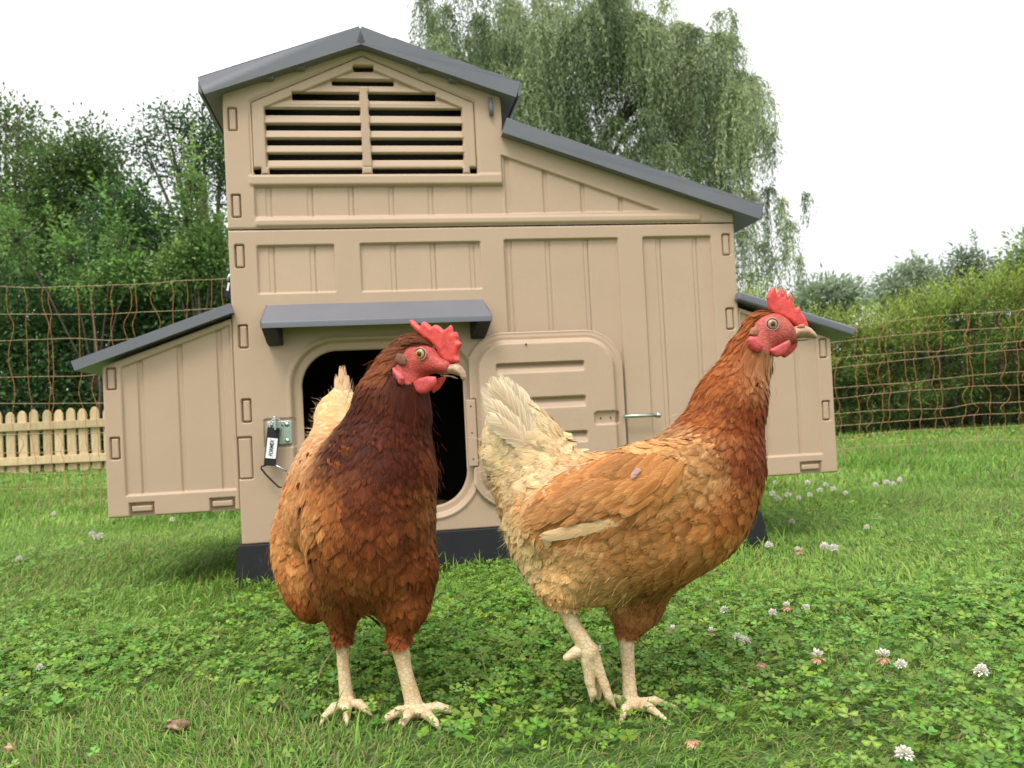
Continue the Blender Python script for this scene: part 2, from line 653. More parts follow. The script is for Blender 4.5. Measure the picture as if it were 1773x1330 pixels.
def slot(U, V, h, cu, cv, w=.017, t=.048, depth=.009):
    s = rbox(U, V, cu - w / 2, cu + w / 2, cv - t / 2, cv + t / 2, .002)
    h -= (depth + .006) * inn(np.abs(s) - .0012, .0024)
    h -= .0012 * inn(s + .0015, .003)
    return h


def strip(U, V, h, u, v0, v1, d=.0042, hw=.0052):
    k = (V > v0) & (V < v1)
    h = h - .0015 * inn(np.abs(U - u) - hw, .002) * k
    return h - (.0036 * inn(np.abs(U - u + hw) - .0003, .0030) + .0062 * inn(np.abs(U - u - hw) - .0005, .0032)) * k


def open_sd(U, V):
    return rbox(U, V, -.126, .226, .145, .498, .078)


def low_out(U, V):
    return np.maximum(rbox(U, V, -.265, .882, .090, .7635, .003), -open_sd(U, V))


def low_h(U, V):
    h = np.zeros_like(U)
    for (a, b, c, d, gs) in ((-.206, -.044, .626, .729, (-.177, -.090)), (.013, .278, .625, .730, (.084, .172, .260)),
                             (.333, .597, .13, .733, (.344, .434, .523)), (.658, .822, .13, .734, (.697, .785))):
        s = rbox(U, V, a, b, c, d, .003)
        h -= (.0045 + .004 * np.clip((V - c) / (d - c), 0, 1)) * inn(s, .0042)
        for gq in gs: h = strip(U, V, h, gq, c, d - .001)
    so = open_sd(U, V)
    h -= .010 * inn(so - .019, .008)
    h += .004 * inn(np.abs(so - .026) - .003, .012)
    h -= .004 * inn(rbox(U, V, -.208, -.142, .293, .355, .004), .003)
    h -= .0035 * inn(rbox(U, V, -.30, -.2, .093, .3, .01) + 1, .003)
    for cv in (.7075, .5345, .375): h = slot(U, V, h, -.2430, cv)
    for cv in (.7135, .5385, .37, .2): h = slot(U, V, h, .8605, cv)
    h = slot(U, V, h, -.2500, .274, .028, .088, .005)
    return h


def lean_top(u): return .965 + (u - .345) * (.770 - .965) / (.943 - .345)


UP_OUT = [(-.265, .7665), (.882, .7665), (.882, lean_top(.882) + .01), (.3415, lean_top(.3415) + .012), (.3415, 1.075),
          (.035, 1.178), (-.265, 1.072)]
VENT = [(-.207, .884), (.2805, .884), (.2805, 1.045), (.036, 1.148), (-.207, 1.042)]


def up_out(U, V): return np.maximum(poly_sd(U, V, UP_OUT), -poly_sd(U, V, VENT))


def up_h(U, V):
    h = np.zeros_like(U)
    s = rbox(U, V, -.206, .3365, .792, .858, .003)
    h -= .0075 * inn(s, .004)
    for gq in (-.178, -.090, -.002, .086, .173, .260): h = strip(U, V, h, gq, .792, .857)
    s2 = poly_sd(U, V, [(.3365, .925), (.3365, .793), (.700, .796)])
    h -= .0065 * inn(s2, .0042)
    for gq in (.348, .435, .522, .611):
        h -= .0042 * inn(np.maximum(rbox(U, V, gq - .0052, gq + .0052, .793, .93), s2), .0028)
    # rail over the seam, raised band under the vent
    h += .004 * inn(rbox(U, V, -.206, .80, .7705, .786, .006), .008)
    h += .004 * inn(rbox(U, V, -.215, .3365, .860, .883, .006), .008)
    # beading round the vent
    h -= .0035 * inn(np.abs(poly_sd(U, V, VENT) - .003) - .001, .004)
    for cv in (1.004, .816): h = slot(U, V, h, -.2455, cv)
    return h


relief('lower_wall', (-.268, .885, .087, .7665), low_out, low_h, CELL, .022, M['tan'], coop)
relief('upper_wall', (-.268, .885, .763, 1.18), up_out, up_h, CELL, .022, M['tan'], coop, .0)
# dark seam behind the gap between both wall tiers
MB().box((-.262, .010, .757), (.879, .02, .772)).make('seam_strip', M['inside'], coop)

# grille
GAPS = [(-.178, .0265, 1.0175, 1.031), (.0455, .2515, 1.0175, 1.032), (-.1775, .0265, .984, .9965), (.0460, .2515, .984, .997),
        (-.1765, .0270, .951, .964), (.0465, .2515, .951, .964), (-.1760, .0270, .9185, .932), (.0470, .2515, .9185, .932),
        (-.2045, -.190, .886, .899), (-.174, .0255, .886, .899), (.0475, .249, .886, .899), (.264, .279, .886, .899),
        (-.119, .0255, 1.0505, 1.066), (.0450, .195, 1.0505, 1.067), (-.032, .103, 1.084, 1.0945), (.015, .060, 1.1155, 1.126)]


def vent_out(U, V):
    s = poly_sd(U, V, VENT) + .0012
    for a, b, c, d in GAPS: s = np.maximum(s, -rbox(U, V, a, b, c, d, .0025))
    return s


def vent_h(U, V):
    h = np.zeros_like(U)
    sl = poly_sd(U, V, [(-.178, .90), (.251, .90), (.251, 1.032), (.037, 1.125), (-.178, 1.030)])
    ph = np.mod(V - .932, .0331) / .0331
    z = np.where(V < 1.04, ph, np.mod(V - 1.0665, .0305) / .0305)
    h -= inn(sl, .003) * (.003 + .006 * np.clip(z * 1.7, 0, 1)) * ((np.abs(U - .0365) > .0098) | (V > 1.078))
    h -= .002 * inn(np.abs(sl) - .001, .004)
    return h


relief('vent_grille', (-.21, .284, .88, 1.152), vent_out, vent_h, .0016, .016, M['tan'], coop, .001)

MB().box((-.235, .055, .78), (.315, .058, 1.085)).make('vent_shade_panel', M['inside'], coop)  # added dark panel: shade behind the louvres put into its colour
# shell behind the front: sides, back, floor
DEP = .92
sh = MB()
sh.box((-.2640, .0225, .092), (-.246, DEP, 1.06)).box((.862, .0225, .092), (.881, DEP, .775))
sh.box((.322, .0225, .76), (.340, DEP, 1.06))
sh.box((-.2455, DEP - .02, .092), (.8615, DEP - .001, .78)).box((-.2455, DEP - .02, .7805), (.3215, DEP - .001, 1.06))
sh.make('shell_wall', M['tan'], coop)
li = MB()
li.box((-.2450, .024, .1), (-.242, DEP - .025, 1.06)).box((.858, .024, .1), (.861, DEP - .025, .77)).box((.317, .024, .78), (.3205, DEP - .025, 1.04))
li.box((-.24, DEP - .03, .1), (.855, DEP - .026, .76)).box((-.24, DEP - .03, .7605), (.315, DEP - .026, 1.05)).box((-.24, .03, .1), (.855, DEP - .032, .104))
li.make('shade_lining', M['inside'], coop)  # added lining: the unlit interior is painted into its near-black colour
lit = MB()
for i in range(500):
    x, y = random.uniform(-.1, .2), random.uniform(.03, .5)
    a = random.random() * 6.28
    lit.box((x, y, .104), (x + .004 + .02 * abs(math.cos(a)), y + .003 + .02 * abs(math.sin(a)), .106 + random.random() * .016))
lit.make('bedding', simple('wood_shavings', (.30, .21, .12), .9, .4, 80.), coop)


def slab(name, a, b, th, y0, y1, lipdown=0., parent=coop, mat=None, tiles=True, rot=0):
    """roof panel: upper surface from a=(u,v) to b, thickness th downwards, with moulded tile courses on top"""
    a, b = np.array(a, float), np.array(b, float)
    L = np.linalg.norm(b - a)
    d = (b - a) / L
    n = np.array([-d[1], d[0]])
    if n[1] < 0: n = -n
    ns = 48
    prof = []
    for i in range(ns + 1):
        t = i / ns
        bump = 0.
        if tiles:
            ph = (t * 5.0) % 1.0
            bump = .0022 * (1 - ph)
        prof.append(a + d * L * t + n * bump)
    bot = [b - n * th, a - n * th]
    top = prof
    poly = top + bot
    poly = [(p[0], p[1]) for p in poly]
    if (b[0] - a[0]) > 0: poly = poly[::-1]
    m = MB().prism(poly, y0, y1)
    o = m.make(name, mat or M['grey'], parent)
    bevel(o, .006, 3)
    return o


YF = -.030
AP = np.array([.0355, 1.197])
slab('roof_panel', (.0335, 1.1965), (-.3080, 1.0800), .036, YF, DEP + .04)
slab('roof_panel', (.0375, 1.1965), (.3830, 1.0800), .036, YF, DEP + .04)
# turned-down eaves
e = MB()
e.prism([(-.309, 1.050), (-.300, 1.045), (-.2995, 1.072), (-.3085, 1.078)], YF + .002, DEP + .038)
bevel(e.make('eave', M['grey'], coop), .003)
e = MB()
e.prism([(.375, 1.072), (.3755, 1.045), (.3845, 1.050), (.384, 1.078)], YF + .002, DEP + .038)
bevel(e.make('eave', M['grey'], coop), .003)
MB().prism([(.0335, 1.161), (.0375, 1.161), (.0375, 1.1955), (.0335, 1.1955)], YF + .004, DEP).make('ridge_seam', M['black'], coop)
# moulded lugs under the gable roof
for u, v in ((-.165, 1.090), (-.098, 1.113), (.168, 1.113), (.236, 1.090)):
    lg = MB().box((u - .012, -.016, v - .004), (u + .012, .0, v + .02))
    bevel(lg.make('roof_lug', M['grey'], coop), .004)
slab('lean_to_roof', (.3480, .9990), (.9460, .7970), .033, YF + .002, DEP + .04)
e = MB().prism([(.937, .768), (.943, .768), (.946, .786), (.940, .79)], YF + .006, DEP + .03)
bevel(e.make('eave', M['grey'], coop), .002)
o = MB().tube([(.3175, -.006, 1.012), (.3175, -.0085, 1.03), (.3165, -.007, 1.052)], .0048, 8).make('roof_clip', M['grey'], coop, True)

# canopy over the pop hole
cm = MB()
yb, yf = .001, -.072
P_ = [(-.192, yb, .601), (.277, yb, .601), (.287, yf, .556), (-.197, yf, .556), (-.197, yf, .543), (.287, yf, .543),
      (.277, yb, .545), (-.192, yb, .545)]
P_ = np.array(P_)
cm.add(P_, [(0, 1, 2, 3)[::-1], (3, 2, 5, 4)[::-1], (0, 3, 4, 7), (1, 6, 5, 2)])
cm.add([(-.192, yb, .588), (.277, yb, .588), (.279, yf + .01, .546), (-.189, yf + .01, .546)], [(0, 1, 2, 3)])
o = cm.make('canopy', M['grey'], coop)
bevel(o, .0025, 2)
for s in (0, 1):
    u0, u1, v0, v1 = ((-.192, -.160, -.197, -.165), (.246, .278, .254, .287))[s]
    b = MB().add([(u0, 0, .512), (u1, 0, .512), (u1, 0, .55), (u0, 0, .55), (u0, -.02, .514), (u1, -.02, .514), (v1, yf + .004, .543), (v0, yf + .004, .543)],
                 [(0, 1, 5, 4), (4, 5, 6, 7), (0, 4, 7, 3), (1, 2, 6, 5)])
    bevel(b.make('bracket', M['black'], o), .003)


# door, folded back flat against the wall
def door_out(U, V): return rbox(U, V, .232, .591, .132, .5235, .088)


def door_h(U, V):
    s = door_out(U, V)
    h = .004 - .0015 * inn(s + .004, .004)
    h = h + .016 * inn(s + .023, .012)
    for (a, b, c, d) in ((.298, .496, .431, .4515), (.298, .496, .351, .373), (.298, .496, .271, .294), (.298, .496, .190, .212)):
        q = rbox(U, V, a, b, c, d, .004)
        k = np.clip((V - c) / (d - c), 0, 1)
        h -= (.003 + .013 * k ** 1.5) * inn(q, .0035)
    q = rbox(U, V, .515, .575, .3075, .3355, .007)
    h -= .008 * inn(q, .004)
    h -= .012 * inn(rbox(U, V, .20, .2495, .228, .378, .003), .003)
    h += .0015 * inn(np.abs(s + .012) - .004, .01)
    return h


door = relief('door', (.229, .594, .129, .527), lambda U, V: np.maximum(door_out(U, V), -rbox(U, V, .15, .2385, .0, .6)), door_h, .0018, .003, M['tan'], coop, -.008)
hi = MB().box((.2270, -.014, .229), (.2490, -.003, .377))
hg = hi.make('hinge', M['tan'], door)
bevel(hg, .0025)
for v in (.362, .303, .245): MB().tube([(.2375, -.0135, v), (.2375, -.0146, v)], .0018, 10).make('screw_hole', M['hole'], door)
for u in (.530, .553): MB().tube([(u, -.0195, .3215), (u, -.0210, .3215)], .0017, 10).make('screw_hole', M['hole'], door)
MB().tube([(.366, -.0278, .4935), (.366, -.0292, .4935)], .0021, 10).make('screw_hole', M['hole'], door)
bo = MB().tube([(.585, -.020, .3225), (.660, -.020, .3215)], .0043, 14)
bo.tube([(.660, -.020, .3215), (.6615, -.020, .3215), (.667, -.020, .3213), (.671, -.020, .3213), (.672, -.020, .3213)], (.0045, .0068, .0068, .0055, .002), 14)
bo.make('bolt', M['zinc'], door, True)

# latch plate with key strap
lp = MB().prism([(-.2, .299), (-.153, .299), (-.150, .302), (-.150, .347), (-.153, .350), (-.2, .350), (-.203, .347), (-.203, .302)], -.0022, .004)
plate = lp.make('latch_plate', M['zinc'], coop)
bevel(plate, .0015)
for u, v in ((-.194, .342), (-.160, .342), (-.194, .307), (-.160, .307)):
    s = MB().tube([(u, -.002, v), (u, -.0045, v), (u, -.0062, v)], (.0055, .0052, .0025), 14)
    s.tube([(u, -.006, v), (u, -.0068, v)], .0016, 6)
    s.make('screw', M['steel'], plate, True)
th = np.linspace(0, math.pi * 1.15, 14)
MB().tube(np.stack([-.1815 + .013 * np.cos(th), np.full(14, -.016), .338 + .018 * np.sin(th)], 1), .0013, 8).make('split_ring', M['steel'], plate, True)
b = MB().box((-.1845, -.03, .330), (-.1795, -.003, .3605))
bevel(b.make('staple', M['steel'], plate), .002)
b = MB().box((-.172, -.0055, .300), (-.168, -.0025, .349))
bevel(b.make('plate_rib', M['zinc'], plate), .001)

strap = empty('carabiner_strap', COOP, YAW)
tag(strap, 'black webbing strap with carabiner hanging from the latch plate left of the door hole', 'carabiner strap')
YS = -.019
sp = [(-.1985, .338), (-.1735, .3345), (-.1855, .2545), (-.2100, .2575)]
b = MB().prism([sp[3], sp[2], sp[1], sp[0]], YS - .002, YS + .002)
bevel(b.make('webbing', M['rubber'], strap), .001)
lab = [(-.1990, .3155), (-.1783, .3125), (-.1845, .2700), (-.2055, .2730)]
tagob = MB().prism([lab[3], lab[2], lab[1], lab[0]], YS - .0032, YS - .002).make('tag', M['white'], strap)
try:
    cu = bpy.data.curves.new('lettering', 'FONT')
    cu.body = 'FORMEX'
    cu.align_x = cu.align_y = 'CENTER'
    cu.size = .0145
    cu.shear = .25
    cu.offset = .0004
    to = bpy.data.objects.new('lettering', cu)
    COL.objects.link(to)
    dg = bpy.context.evaluated_depsgraph_get()
    tm = bpy.data.meshes.new_from_object(to.evaluated_get(dg))
    bpy.data.objects.remove(to)
    tm.name = 'lettering'
    co = np.array([v.co for v in tm.vertices])
    wd = co[:, 0].max() - co[:, 0].min()
    co *= .036 / wd
    co[:, 1] *= 1.25
    ang = math.atan2(.2700 - .3125, -.1845 + .1783) + math.pi    # runs up the tag
    uu = co[:, 0] * math.cos(ang) - co[:, 1] * math.sin(ang) - .1918
    vv = co[:, 0] * math.sin(ang) + co[:, 1] * math.cos(ang) + .2927
    for v, a_, b_ in zip(tm.vertices, uu, vv): v.co = (a_, YS - .0036, b_)
    tm.materials.clear()
    tm.materials.append(M['rubber'])
    lo = bpy.data.objects.new('lettering', tm)
    COL.objects.link(lo)
    lo.parent = tagob
except Exception as ex:
    print('text failed', ex)
b = MB().tube([(-.205, YS, .2575), (-.2145, YS, .2555), (-.2155, YS, .251), (-.205, YS, .236), (-.190, YS, .219), (-.181, YS, .2095), (-.1745, YS, .2085), (-.168, YS, .2115), (-.1605, YS, .230), (-.160, YS, .238)], .0020, 8)
b.make('carabiner', M['blackmetal'], strap, True)
MB().tube([(-.1865, YS, .2575), (-.163, YS, .2420)], .0019, 8).make('gate', M['steel'], strap, True)

strap2 = empty('carabiner_strap', COOP, YAW)
tag(strap2, 'black strap hooked on the coop side wall above the left nest box roof', 'carabiner strap')
b = MB().prism([(-.288, .630), (-.272, .622), (-.268, .668), (-.276, .668)], .045, .049)
bevel(b.make('webbing', M['rubber'], strap2), .001)
MB().prism([(-.2805, .642), (-.2765, .640), (-.2725, .658), (-.2765, .659)], .0440, .0449).make('tag', M['white'], strap2)
MB().tube([(-.278, .047, .664), (-.272, .047, .676), (-.2655, .047, .672)], .003, 8).make('clasp', M['steel'], strap2, True)
MB().tube([(-.284, .05, .632), (-.279, .05, .624), (-.268, .05, .626), (-.2665, .05, .64)], .0022, 8).make('carabiner', M['blackmetal'], strap2, True)

# plinth
pb = MB()
pr = [(-.280, 0.), (.918, 0.), (.915, .02), (.902, .084), (.896, .0895), (-.267, .0895), (-.273, .084), (-.278, .02)]
pb.prism(pr, -.020, DEP + .02)
bevel(pb.make('base', M['black'], coop), .008, 3)


# nest boxes
def nest(left):
    if left:
        b0, b1, vb, vo, vi = -.532, -.2655, .164, .482, .576
        outl = [(b0, vb), (b1, vb), (b1, vi), (b0, vo)]
        pan = [(-.494, .209), (-.272, .209), (-.272, .560), (-.494, .478)]
        gs = (-.458, -.377, -.295)
        sl = [(-.515, .455), (-.5125, .309)]
        tabs = [(-.487, -.442), (-.325, -.278)]
        ra, rb = (-.265, .604), (-.584, .493)
    else:
        b0, b1, vb, vo, vi = .8825, 1.113, .164, .484, .566
        outl = [(b0, vb), (b1, vb), (b1, vo), (b0, vi)]
        pan = [(.889, .210), (1.075, .210), (1.075, .486), (.889, .552)]
        gs = (.946, 1.026)
        sl = [(1.093, .461), (1.0915, .312)]
        tabs = [(1.020, 1.069)]
        ra, rb = (.878, .600), (1.166, .505)
    box = empty('nest_box')
    box.parent = coop
    out = lambda U, V: poly_sd(U, V, outl)

    def hh(U, V):
        h = np.zeros_like(U)
        s = poly_sd(U, V, pan)
        h -= .006 * inn(s, .0042)
        for q in gs: h -= .0042 * inn(np.maximum(rbox(U, V, q - .0052, q + .0052, .2, .6), s + .001), .0028)
        for cu, cv in sl: h = slot(U, V, h, cu, cv, .017, .044)
        for a, b in tabs:
            h -= .012 * inn(rbox(U, V, a - .002, b + .002, .164, .192), .003)
            h += .010 * inn(rbox(U, V, a + .002, b - .002, .1735, .1865, .002), .003)
        return h
    relief('front_panel', (b0 - .003, b1 + .003, vb - .003, max(vo, vi) + .003), out, hh, CELL, .02, M['tan'], box, .004)
    m = MB()
    oo = [(p[0], p[1]) for p in outl]
    cxm, czm = np.mean([p[0] for p in oo]), np.mean([p[1] for p in oo])
    m.prism([(cxm + (p[0] - cxm) * .985, czm + (p[1] - czm) * .985) for p in oo], .0245, .56)
    bevel(m.make('box_shell', M['tan'], box), .004)
    r = slab('nest_roof', ra, rb, .021, -.022, .59, parent=box, tiles=False)
    return box


nest(True)
nest(False)
# ------------------------------------------------------------------ lawn
def in_coop(x, y, m=.0):
    dx, dy = x - COOP[0], y - COOP[1]
    u = dx * CT + dy * ST
    w = -dx * ST + dy * CT
    return (u > -.28 - m) & (u < .918 + m) & (w > -.02 - m) & (w < DEP + .02 + m)


def wedge(n, y0, y1, rng, marg=.6, k=.72):
    """random ground points in the camera's wedge with room at both sides"""
    y = np.sqrt(rng.random(n) * (y1 ** 2 - y0 ** 2) + y0 ** 2)
    x = (rng.random(n) * 2 - 1) * (k * y + marg)
    return x, y


FEET = [(.112, .952), (-.127, .968), (-.212, 1.010)]


def trod(x, y):
    """grass pressed down round the standing feet"""
    k = np.ones_like(x)
    for fx, fy in FEET:
        d = np.hypot((x - fx), (y - fy + .03) * .8)
        k = np.minimum(k, .72 + .28 * np.clip((d - .035) / .05, 0, 1))
    return k


def blades(n, y0, y1, Lr, Wr, rng, lean=.55, rows=3, seedcol=0., shade=1.):
    x, y = wedge(n, y0, y1, rng)
    d = N2(x + 40, y + 9, 3.1)
    keep = ~in_coop(x, y) & (rng.random(n) < .45 + .8 * d)
    x, y = x[keep], y[keep]
    n = len(x)
    lush = N2(x + 7, y + 3, 1.7) * .6 + N2(x, y, 6.) * .4
    L = rng.uniform(*Lr, n) * (.6 + .9 * lush)
    edge = in_coop(x, y, .05)
    L = np.where(edge, L * rng.uniform(1.2, 2.3, n), L) * trod(x, y)
    W = rng.uniform(*Wr, n)
    a = rng.random(n) * 2 * math.pi
    comb = (N2(x + 20, y, 2.3) - .5) * 5
    a = np.where(rng.random(n) < .5, a, comb + a * .25)
    le = np.abs(rng.normal(lean, .35, n))
    dx, dy = np.cos(a), np.sin(a)
    f = a + math.pi / 2 + rng.normal(0, .5, n)
    sx, sy = np.cos(f), np.sin(f)
    t = np.linspace(0, 1, rows + 1)
    V = []
    for k, tt in enumerate(t):
        ang = le * (.35 + .9 * tt)
        r = L * tt * np.sin(np.minimum(ang, 1.45))
        z = L * tt * np.cos(np.minimum(ang, 1.45))
        w = W * (1 - tt ** 1.6) * .5 + .0002
        cx_, cy_ = x + dx * r, y + dy * r
        if k < rows:
            V.append(np.stack([cx_ - sx * w, cy_ - sy * w, z], -1))
            V.append(np.stack([cx_ + sx * w, cy_ + sy * w, z], -1))
        else:
            V.append(np.stack([cx_, cy_, z], -1))
    V = np.stack(V, 1)
    nvb = 2 * rows + 1
    base = (np.arange(n) * nvb)[:, None]
    q = np.concatenate([base + np.array([2 * k, 2 * k + 1, 2 * k + 3, 2 * k + 2]) for k in range(rows - 1)])
    tr = base + np.array([2 * rows - 2, 2 * rows - 1, 2 * rows])
    c0 = np.array([.105, .240, .030])
    c1 = np.array([.310, .450, .085])
    m = np.clip(rng.normal(.42, .28, n) + (lush - .5) * -.7, 0, 1)[:, None]
    c = c0 * (1 - m) + c1 * m
    dry = (rng.random(n) < .06 + .16 * np.clip((N2(x + 3, y + 30, 1.6) - .5) * 5, 0, 1))[:, None]
    c = np.where(dry, np.array([.34, .28, .12]) * rng.uniform(.6, 1.1, (n, 1)), c) * shade
    c = c * rng.uniform(.75, 1.2, (n, 1))
    col = np.repeat(c[:, None, :], nvb, 1)
    return V.reshape(-1, 3), [q, tr], col.reshape(-1, 3)


def merge(parts):
    V, F4, F3, C, n = [], [], [], [], 0
    for v, fs, c in parts:
        V.append(v)
        C.append(c)
        for f in fs:
            (F4 if f.shape[1] == 4 else F3).append(f + n)
        n += len(v)
    F = []
    if F4: F.append(np.concatenate(F4))
    if F3: F.append(np.concatenate(F3))
    return np.concatenate(V), F, np.concatenate(C)


r1 = np.random.default_rng(5)
gp = [blades(105000, .45, 1.25, (.008, .023), (.0008, .0019), r1, 1.05),
      blades(260000, 1.25, 3.2, (.013, .036), (.0015, .0034), r1, .95),
      blades(110000, 3.2, 6.5, (.028, .055), (.0045, .009), r1, .6, 2),
      blades(90000, 6.5, 16., (.035, .06), (.010, .020), r1, .6, 2),
      blades(900, .5, 3.0, (.05, .09), (.0015, .003), r1, .9)]
v, f, c = merge(gp)
tag(build('grass', v, f, M['grass'], None, False, c), 'short mown green lawn grass all around the coop', 'grass', kind='stuff')


def clover(n, y0, y1, rng):
    x, y = wedge(n, y0, y1, rng, .4, .70)
    d = N2(x + 11, y + 5, 1.9) * .6 + N2(x, y + 50, 4.5) * .4
    near = np.clip((1.9 - y + (.3 - x) * .20) / 1.1, 0, 1)
    keep = (rng.random(n) < np.clip(((d - .42) * 3.2 + near * .35) * (.12 + .88 * near), .015, .85)) & ~in_coop(x, y)
    x, y, d = x[keep], y[keep], d[keep]
    n = len(x)
    z = rng.uniform(.006, .024, n) * (.7 + .6 * d) * trod(x, y)
    S = rng.uniform(.0036, .0084, n) * (1 + (rng.random(n) < .06) * .35)
    a0 = rng.random(n) * 2 * math.pi
    tilt = rng.normal(0, .30, (n, 2))
    nrm = np.stack([tilt[:, 0], tilt[:, 1] - .12, np.ones(n)], -1)
    nrm /= np.linalg.norm(nrm, axis=1)[:, None]
    V, q = [], []
    c = np.array([.132, .280, .042]) * rng.uniform(.6, 1.35, (n, 1)) * np.stack([rng.uniform(.85, 1.5, n), np.ones(n), rng.uniform(.6, 1.3, n)], -1)
    cup = rng.uniform(-.15, .45, n)
    sh = np.array([(0, 0), (.62, .46), (.98, .34), (.90, 0), (.98, -.34), (.62, -.46), (.55, 0)])
    for k in range(3):
        a = a0 + k * 2 * math.pi / 3 + rng.normal(0, .12, n)
        e1 = np.stack([np.cos(a), np.sin(a), np.zeros(n)], -1)
        e1 -= nrm * (e1 * nrm).sum(1)[:, None]
        e2 = np.cross(nrm, e1)
        for i, (p, w) in enumerate(sh):
            lift = (cup * p - .10 * (1 if w == 0 else 0) * p) * S
            V.append(np.stack([x, y, z], -1) + e1 * (p * S)[:, None] * 1.15 + e2 * (w * S)[:, None] * 1.25 + nrm * lift[:, None])
    V = np.stack(V, 1)
    base = (np.arange(n) * 21)[:, None]
    for k in range(3):
        b = base + 7 * k
        q += [b + np.array([0, 6, 2, 1]), b + np.array([6, 3, 2, 2])[:4], b + np.array([0, 5, 4, 6])]
    quads = np.concatenate([q[i] for i in range(9) if i % 3 != 1])
    tris = np.concatenate([base + 7 * k + np.array(tq) for k in range(3) for tq in ((6, 3, 2), (6, 4, 3))])
    col = np.repeat(c[:, None, :], 21, 1).copy()
    pale = (rng.random(n) < .55)[:, None]
    for k in range(3): col[:, 7 * k + 6] = np.where(pale, col[:, 7 * k + 6] * 1.5 + .03, col[:, 7 * k + 6])
    return V.reshape(-1, 3), [quads, tris], col.reshape(-1, 3)


v, f, c = merge([clover(175000, .45, 2.7, r1)])
tag(build('clover', v, f, M['grass'], None, False, c), 'clover leaves growing through the lawn in the foreground', 'clover', kind='stuff')


# clover flowers: pale heads, some with a skirt of faded florets
def flower(p, size, kind, label, group):
    o = empty('clover_flower', p)
    tag(o, label, 'clover flower', group)
    hz = .013 + size * 1.4
    lx, ly = random.uniform(-.006, .006), random.uniform(-.006, .006)
    MB().tube([(0, 0, 0), (lx * .5, ly * .5, hz * .6), (lx, ly, hz)], .0009, 5).make('stalk', M['stem'], o, True)
    up_m, dn = MB(), MB()
    for i in range(34):
        fi = math.acos(1 - 1.55 * (i + .5) / 34)
        th = i * 2.39996 + random.uniform(-.2, .2)
        down = kind == 'skirt' and fi > 1.05
        if kind == 'dead': down = True
        if down: fi = random.uniform(1.9, 2.6)
        d = np.array([math.sin(fi) * math.cos(th), math.sin(fi) * math.sin(th), math.cos(fi)])
        L = size * random.uniform(.75, 1.1)
        b = np.array([lx, ly, hz])
        s = np.cross(d, [0, 0, 1.])
        s /= np.linalg.norm(s) + 1e-9
        n = np.cross(s, d)
        w = L * .17
        q = [b + d * L * .25 - s * w * .4, b + d * L * .25 + s * w * .4, b + d * L * .75 + s * w + n * w * .7, b + d * L + n * w * .3, b + d * L * .75 - s * w + n * w * .7]
        q2 = [b + d * L * .25 - n * w * .4, b + d * L * .25 + n * w * .4, b + d * L * .75 + n * w, b + d * L, b + d * L * .75 - n * w]
        for qq in (q, q2): (dn if down else up_m).add(qq, [(0, 1, 2, 4)], [(4, 2, 3)])
    if up_m.n: up_m.make('floret_head', M['flower'], o, True)
    if dn.n: dn.make('faded_floret', M['flower_old'], o, True)
    return o


FL = [  # px, py, size m, kind, label
    (1414, 1158, .0125, 'skirt', 'tall white clover flower with drooping faded skirt, left of the yellowing skirted one'),
    (1527, 1160, .0125, 'skirt', 'yellowing clover flower with few white florets on top and wide drooping skirt'),
    (1556, 1166, .0090, 'round', 'small flat white clover flower just right of the yellowing skirted one'),
    (1698, 1180, .0105, 'round', 'large white clover flower nearest the right edge of the lawn'),
    (1162, 1108, .0110, 'skirt', 'white and tan clover flower beside the leg of the walking hen'),
    (1236, 1108, .0095, 'skirt', 'cream clover flower between the walking hen and the double clover heads'),
    (1279, 1118, .0100, 'round', 'left head of the touching pair of white clover flowers'),
    (1299, 1122, .0085, 'round', 'right head of the touching pair of white clover flowers'),
    (1321, 1164, .0100, 'dead', 'dried brown clover head below the touching pair of white flowers'),
    (1206, 1312, .0105, 'dead', 'dried brown clover head at the bottom edge of the lawn'),
    (1572, 1330, .0095, 'round', 'white clover flower cut off by the bottom edge of the picture'),
    (1252, 1063, .0085, 'round', 'pinkish clover flower under the breast of the walking hen'),
    (1340, 1068, .0085, 'round', 'left of three pale clover flowers in a row right of the walking hen'),
    (1361, 1060, .0105, 'skirt', 'middle and tallest of three pale clover flowers in a row'),
    (1394, 1060, .0080, 'round', 'right of three pale clover flowers in a row'),
    (1041, 1140, .0095, 'round', 'white clover flower directly behind the lifted foot of the hen'),
    (68, 1162, .0070, 'round', 'lone white clover flower low on the left side of the lawn'),
    (1333, 946, .0110, 'round', 'white clover flower beside the right corner of the dark plinth'),
    (1381, 958, .0120, 'skirt', 'skirted clover flower right of the plinth corner'),
    (1499, 912, .0100, 'round', 'pale clover flower alone in the middle of the right lawn'),
    (1369, 900, .0100, 'round', 'white clover flower above the plinth corner'),
    (37, 965, .0110, 'round', 'white clover flower on the left lawn near the picture edge')]
for px, py, s, k, lb in FL:
    p = on_ground(px, py + 20, 0.)
    flower(p, s * .88, k, lb, 'clover flowers in the lawn')
far = [(1430, 848), (1420, 858), (1442, 856), (1398, 845), (1405, 866), (1385, 872), (1462, 862), (1335, 866), (1348, 876), (1369, 868), (1318, 852), (1515, 850), (1534, 845), (1548, 846), (1555, 840), (1342, 842), (1425, 964), (1441, 966)]
for px, py in far:
    p = on_ground(px, py + 6, 0.)
    flower(p, random.uniform(.010, .014), 'round', 'small white clover flower among many below the right nest box', 'small clover flowers below the right nest box')
for px, py in ((160, 936), (176, 938), (168, 942), (300, 908), (92, 896)):
    flower(on_ground(px, py + 6, 0.), .012, 'round', 'small white clover flower on the lawn in front of the left nest box', 'small clover flowers by the left nest box')


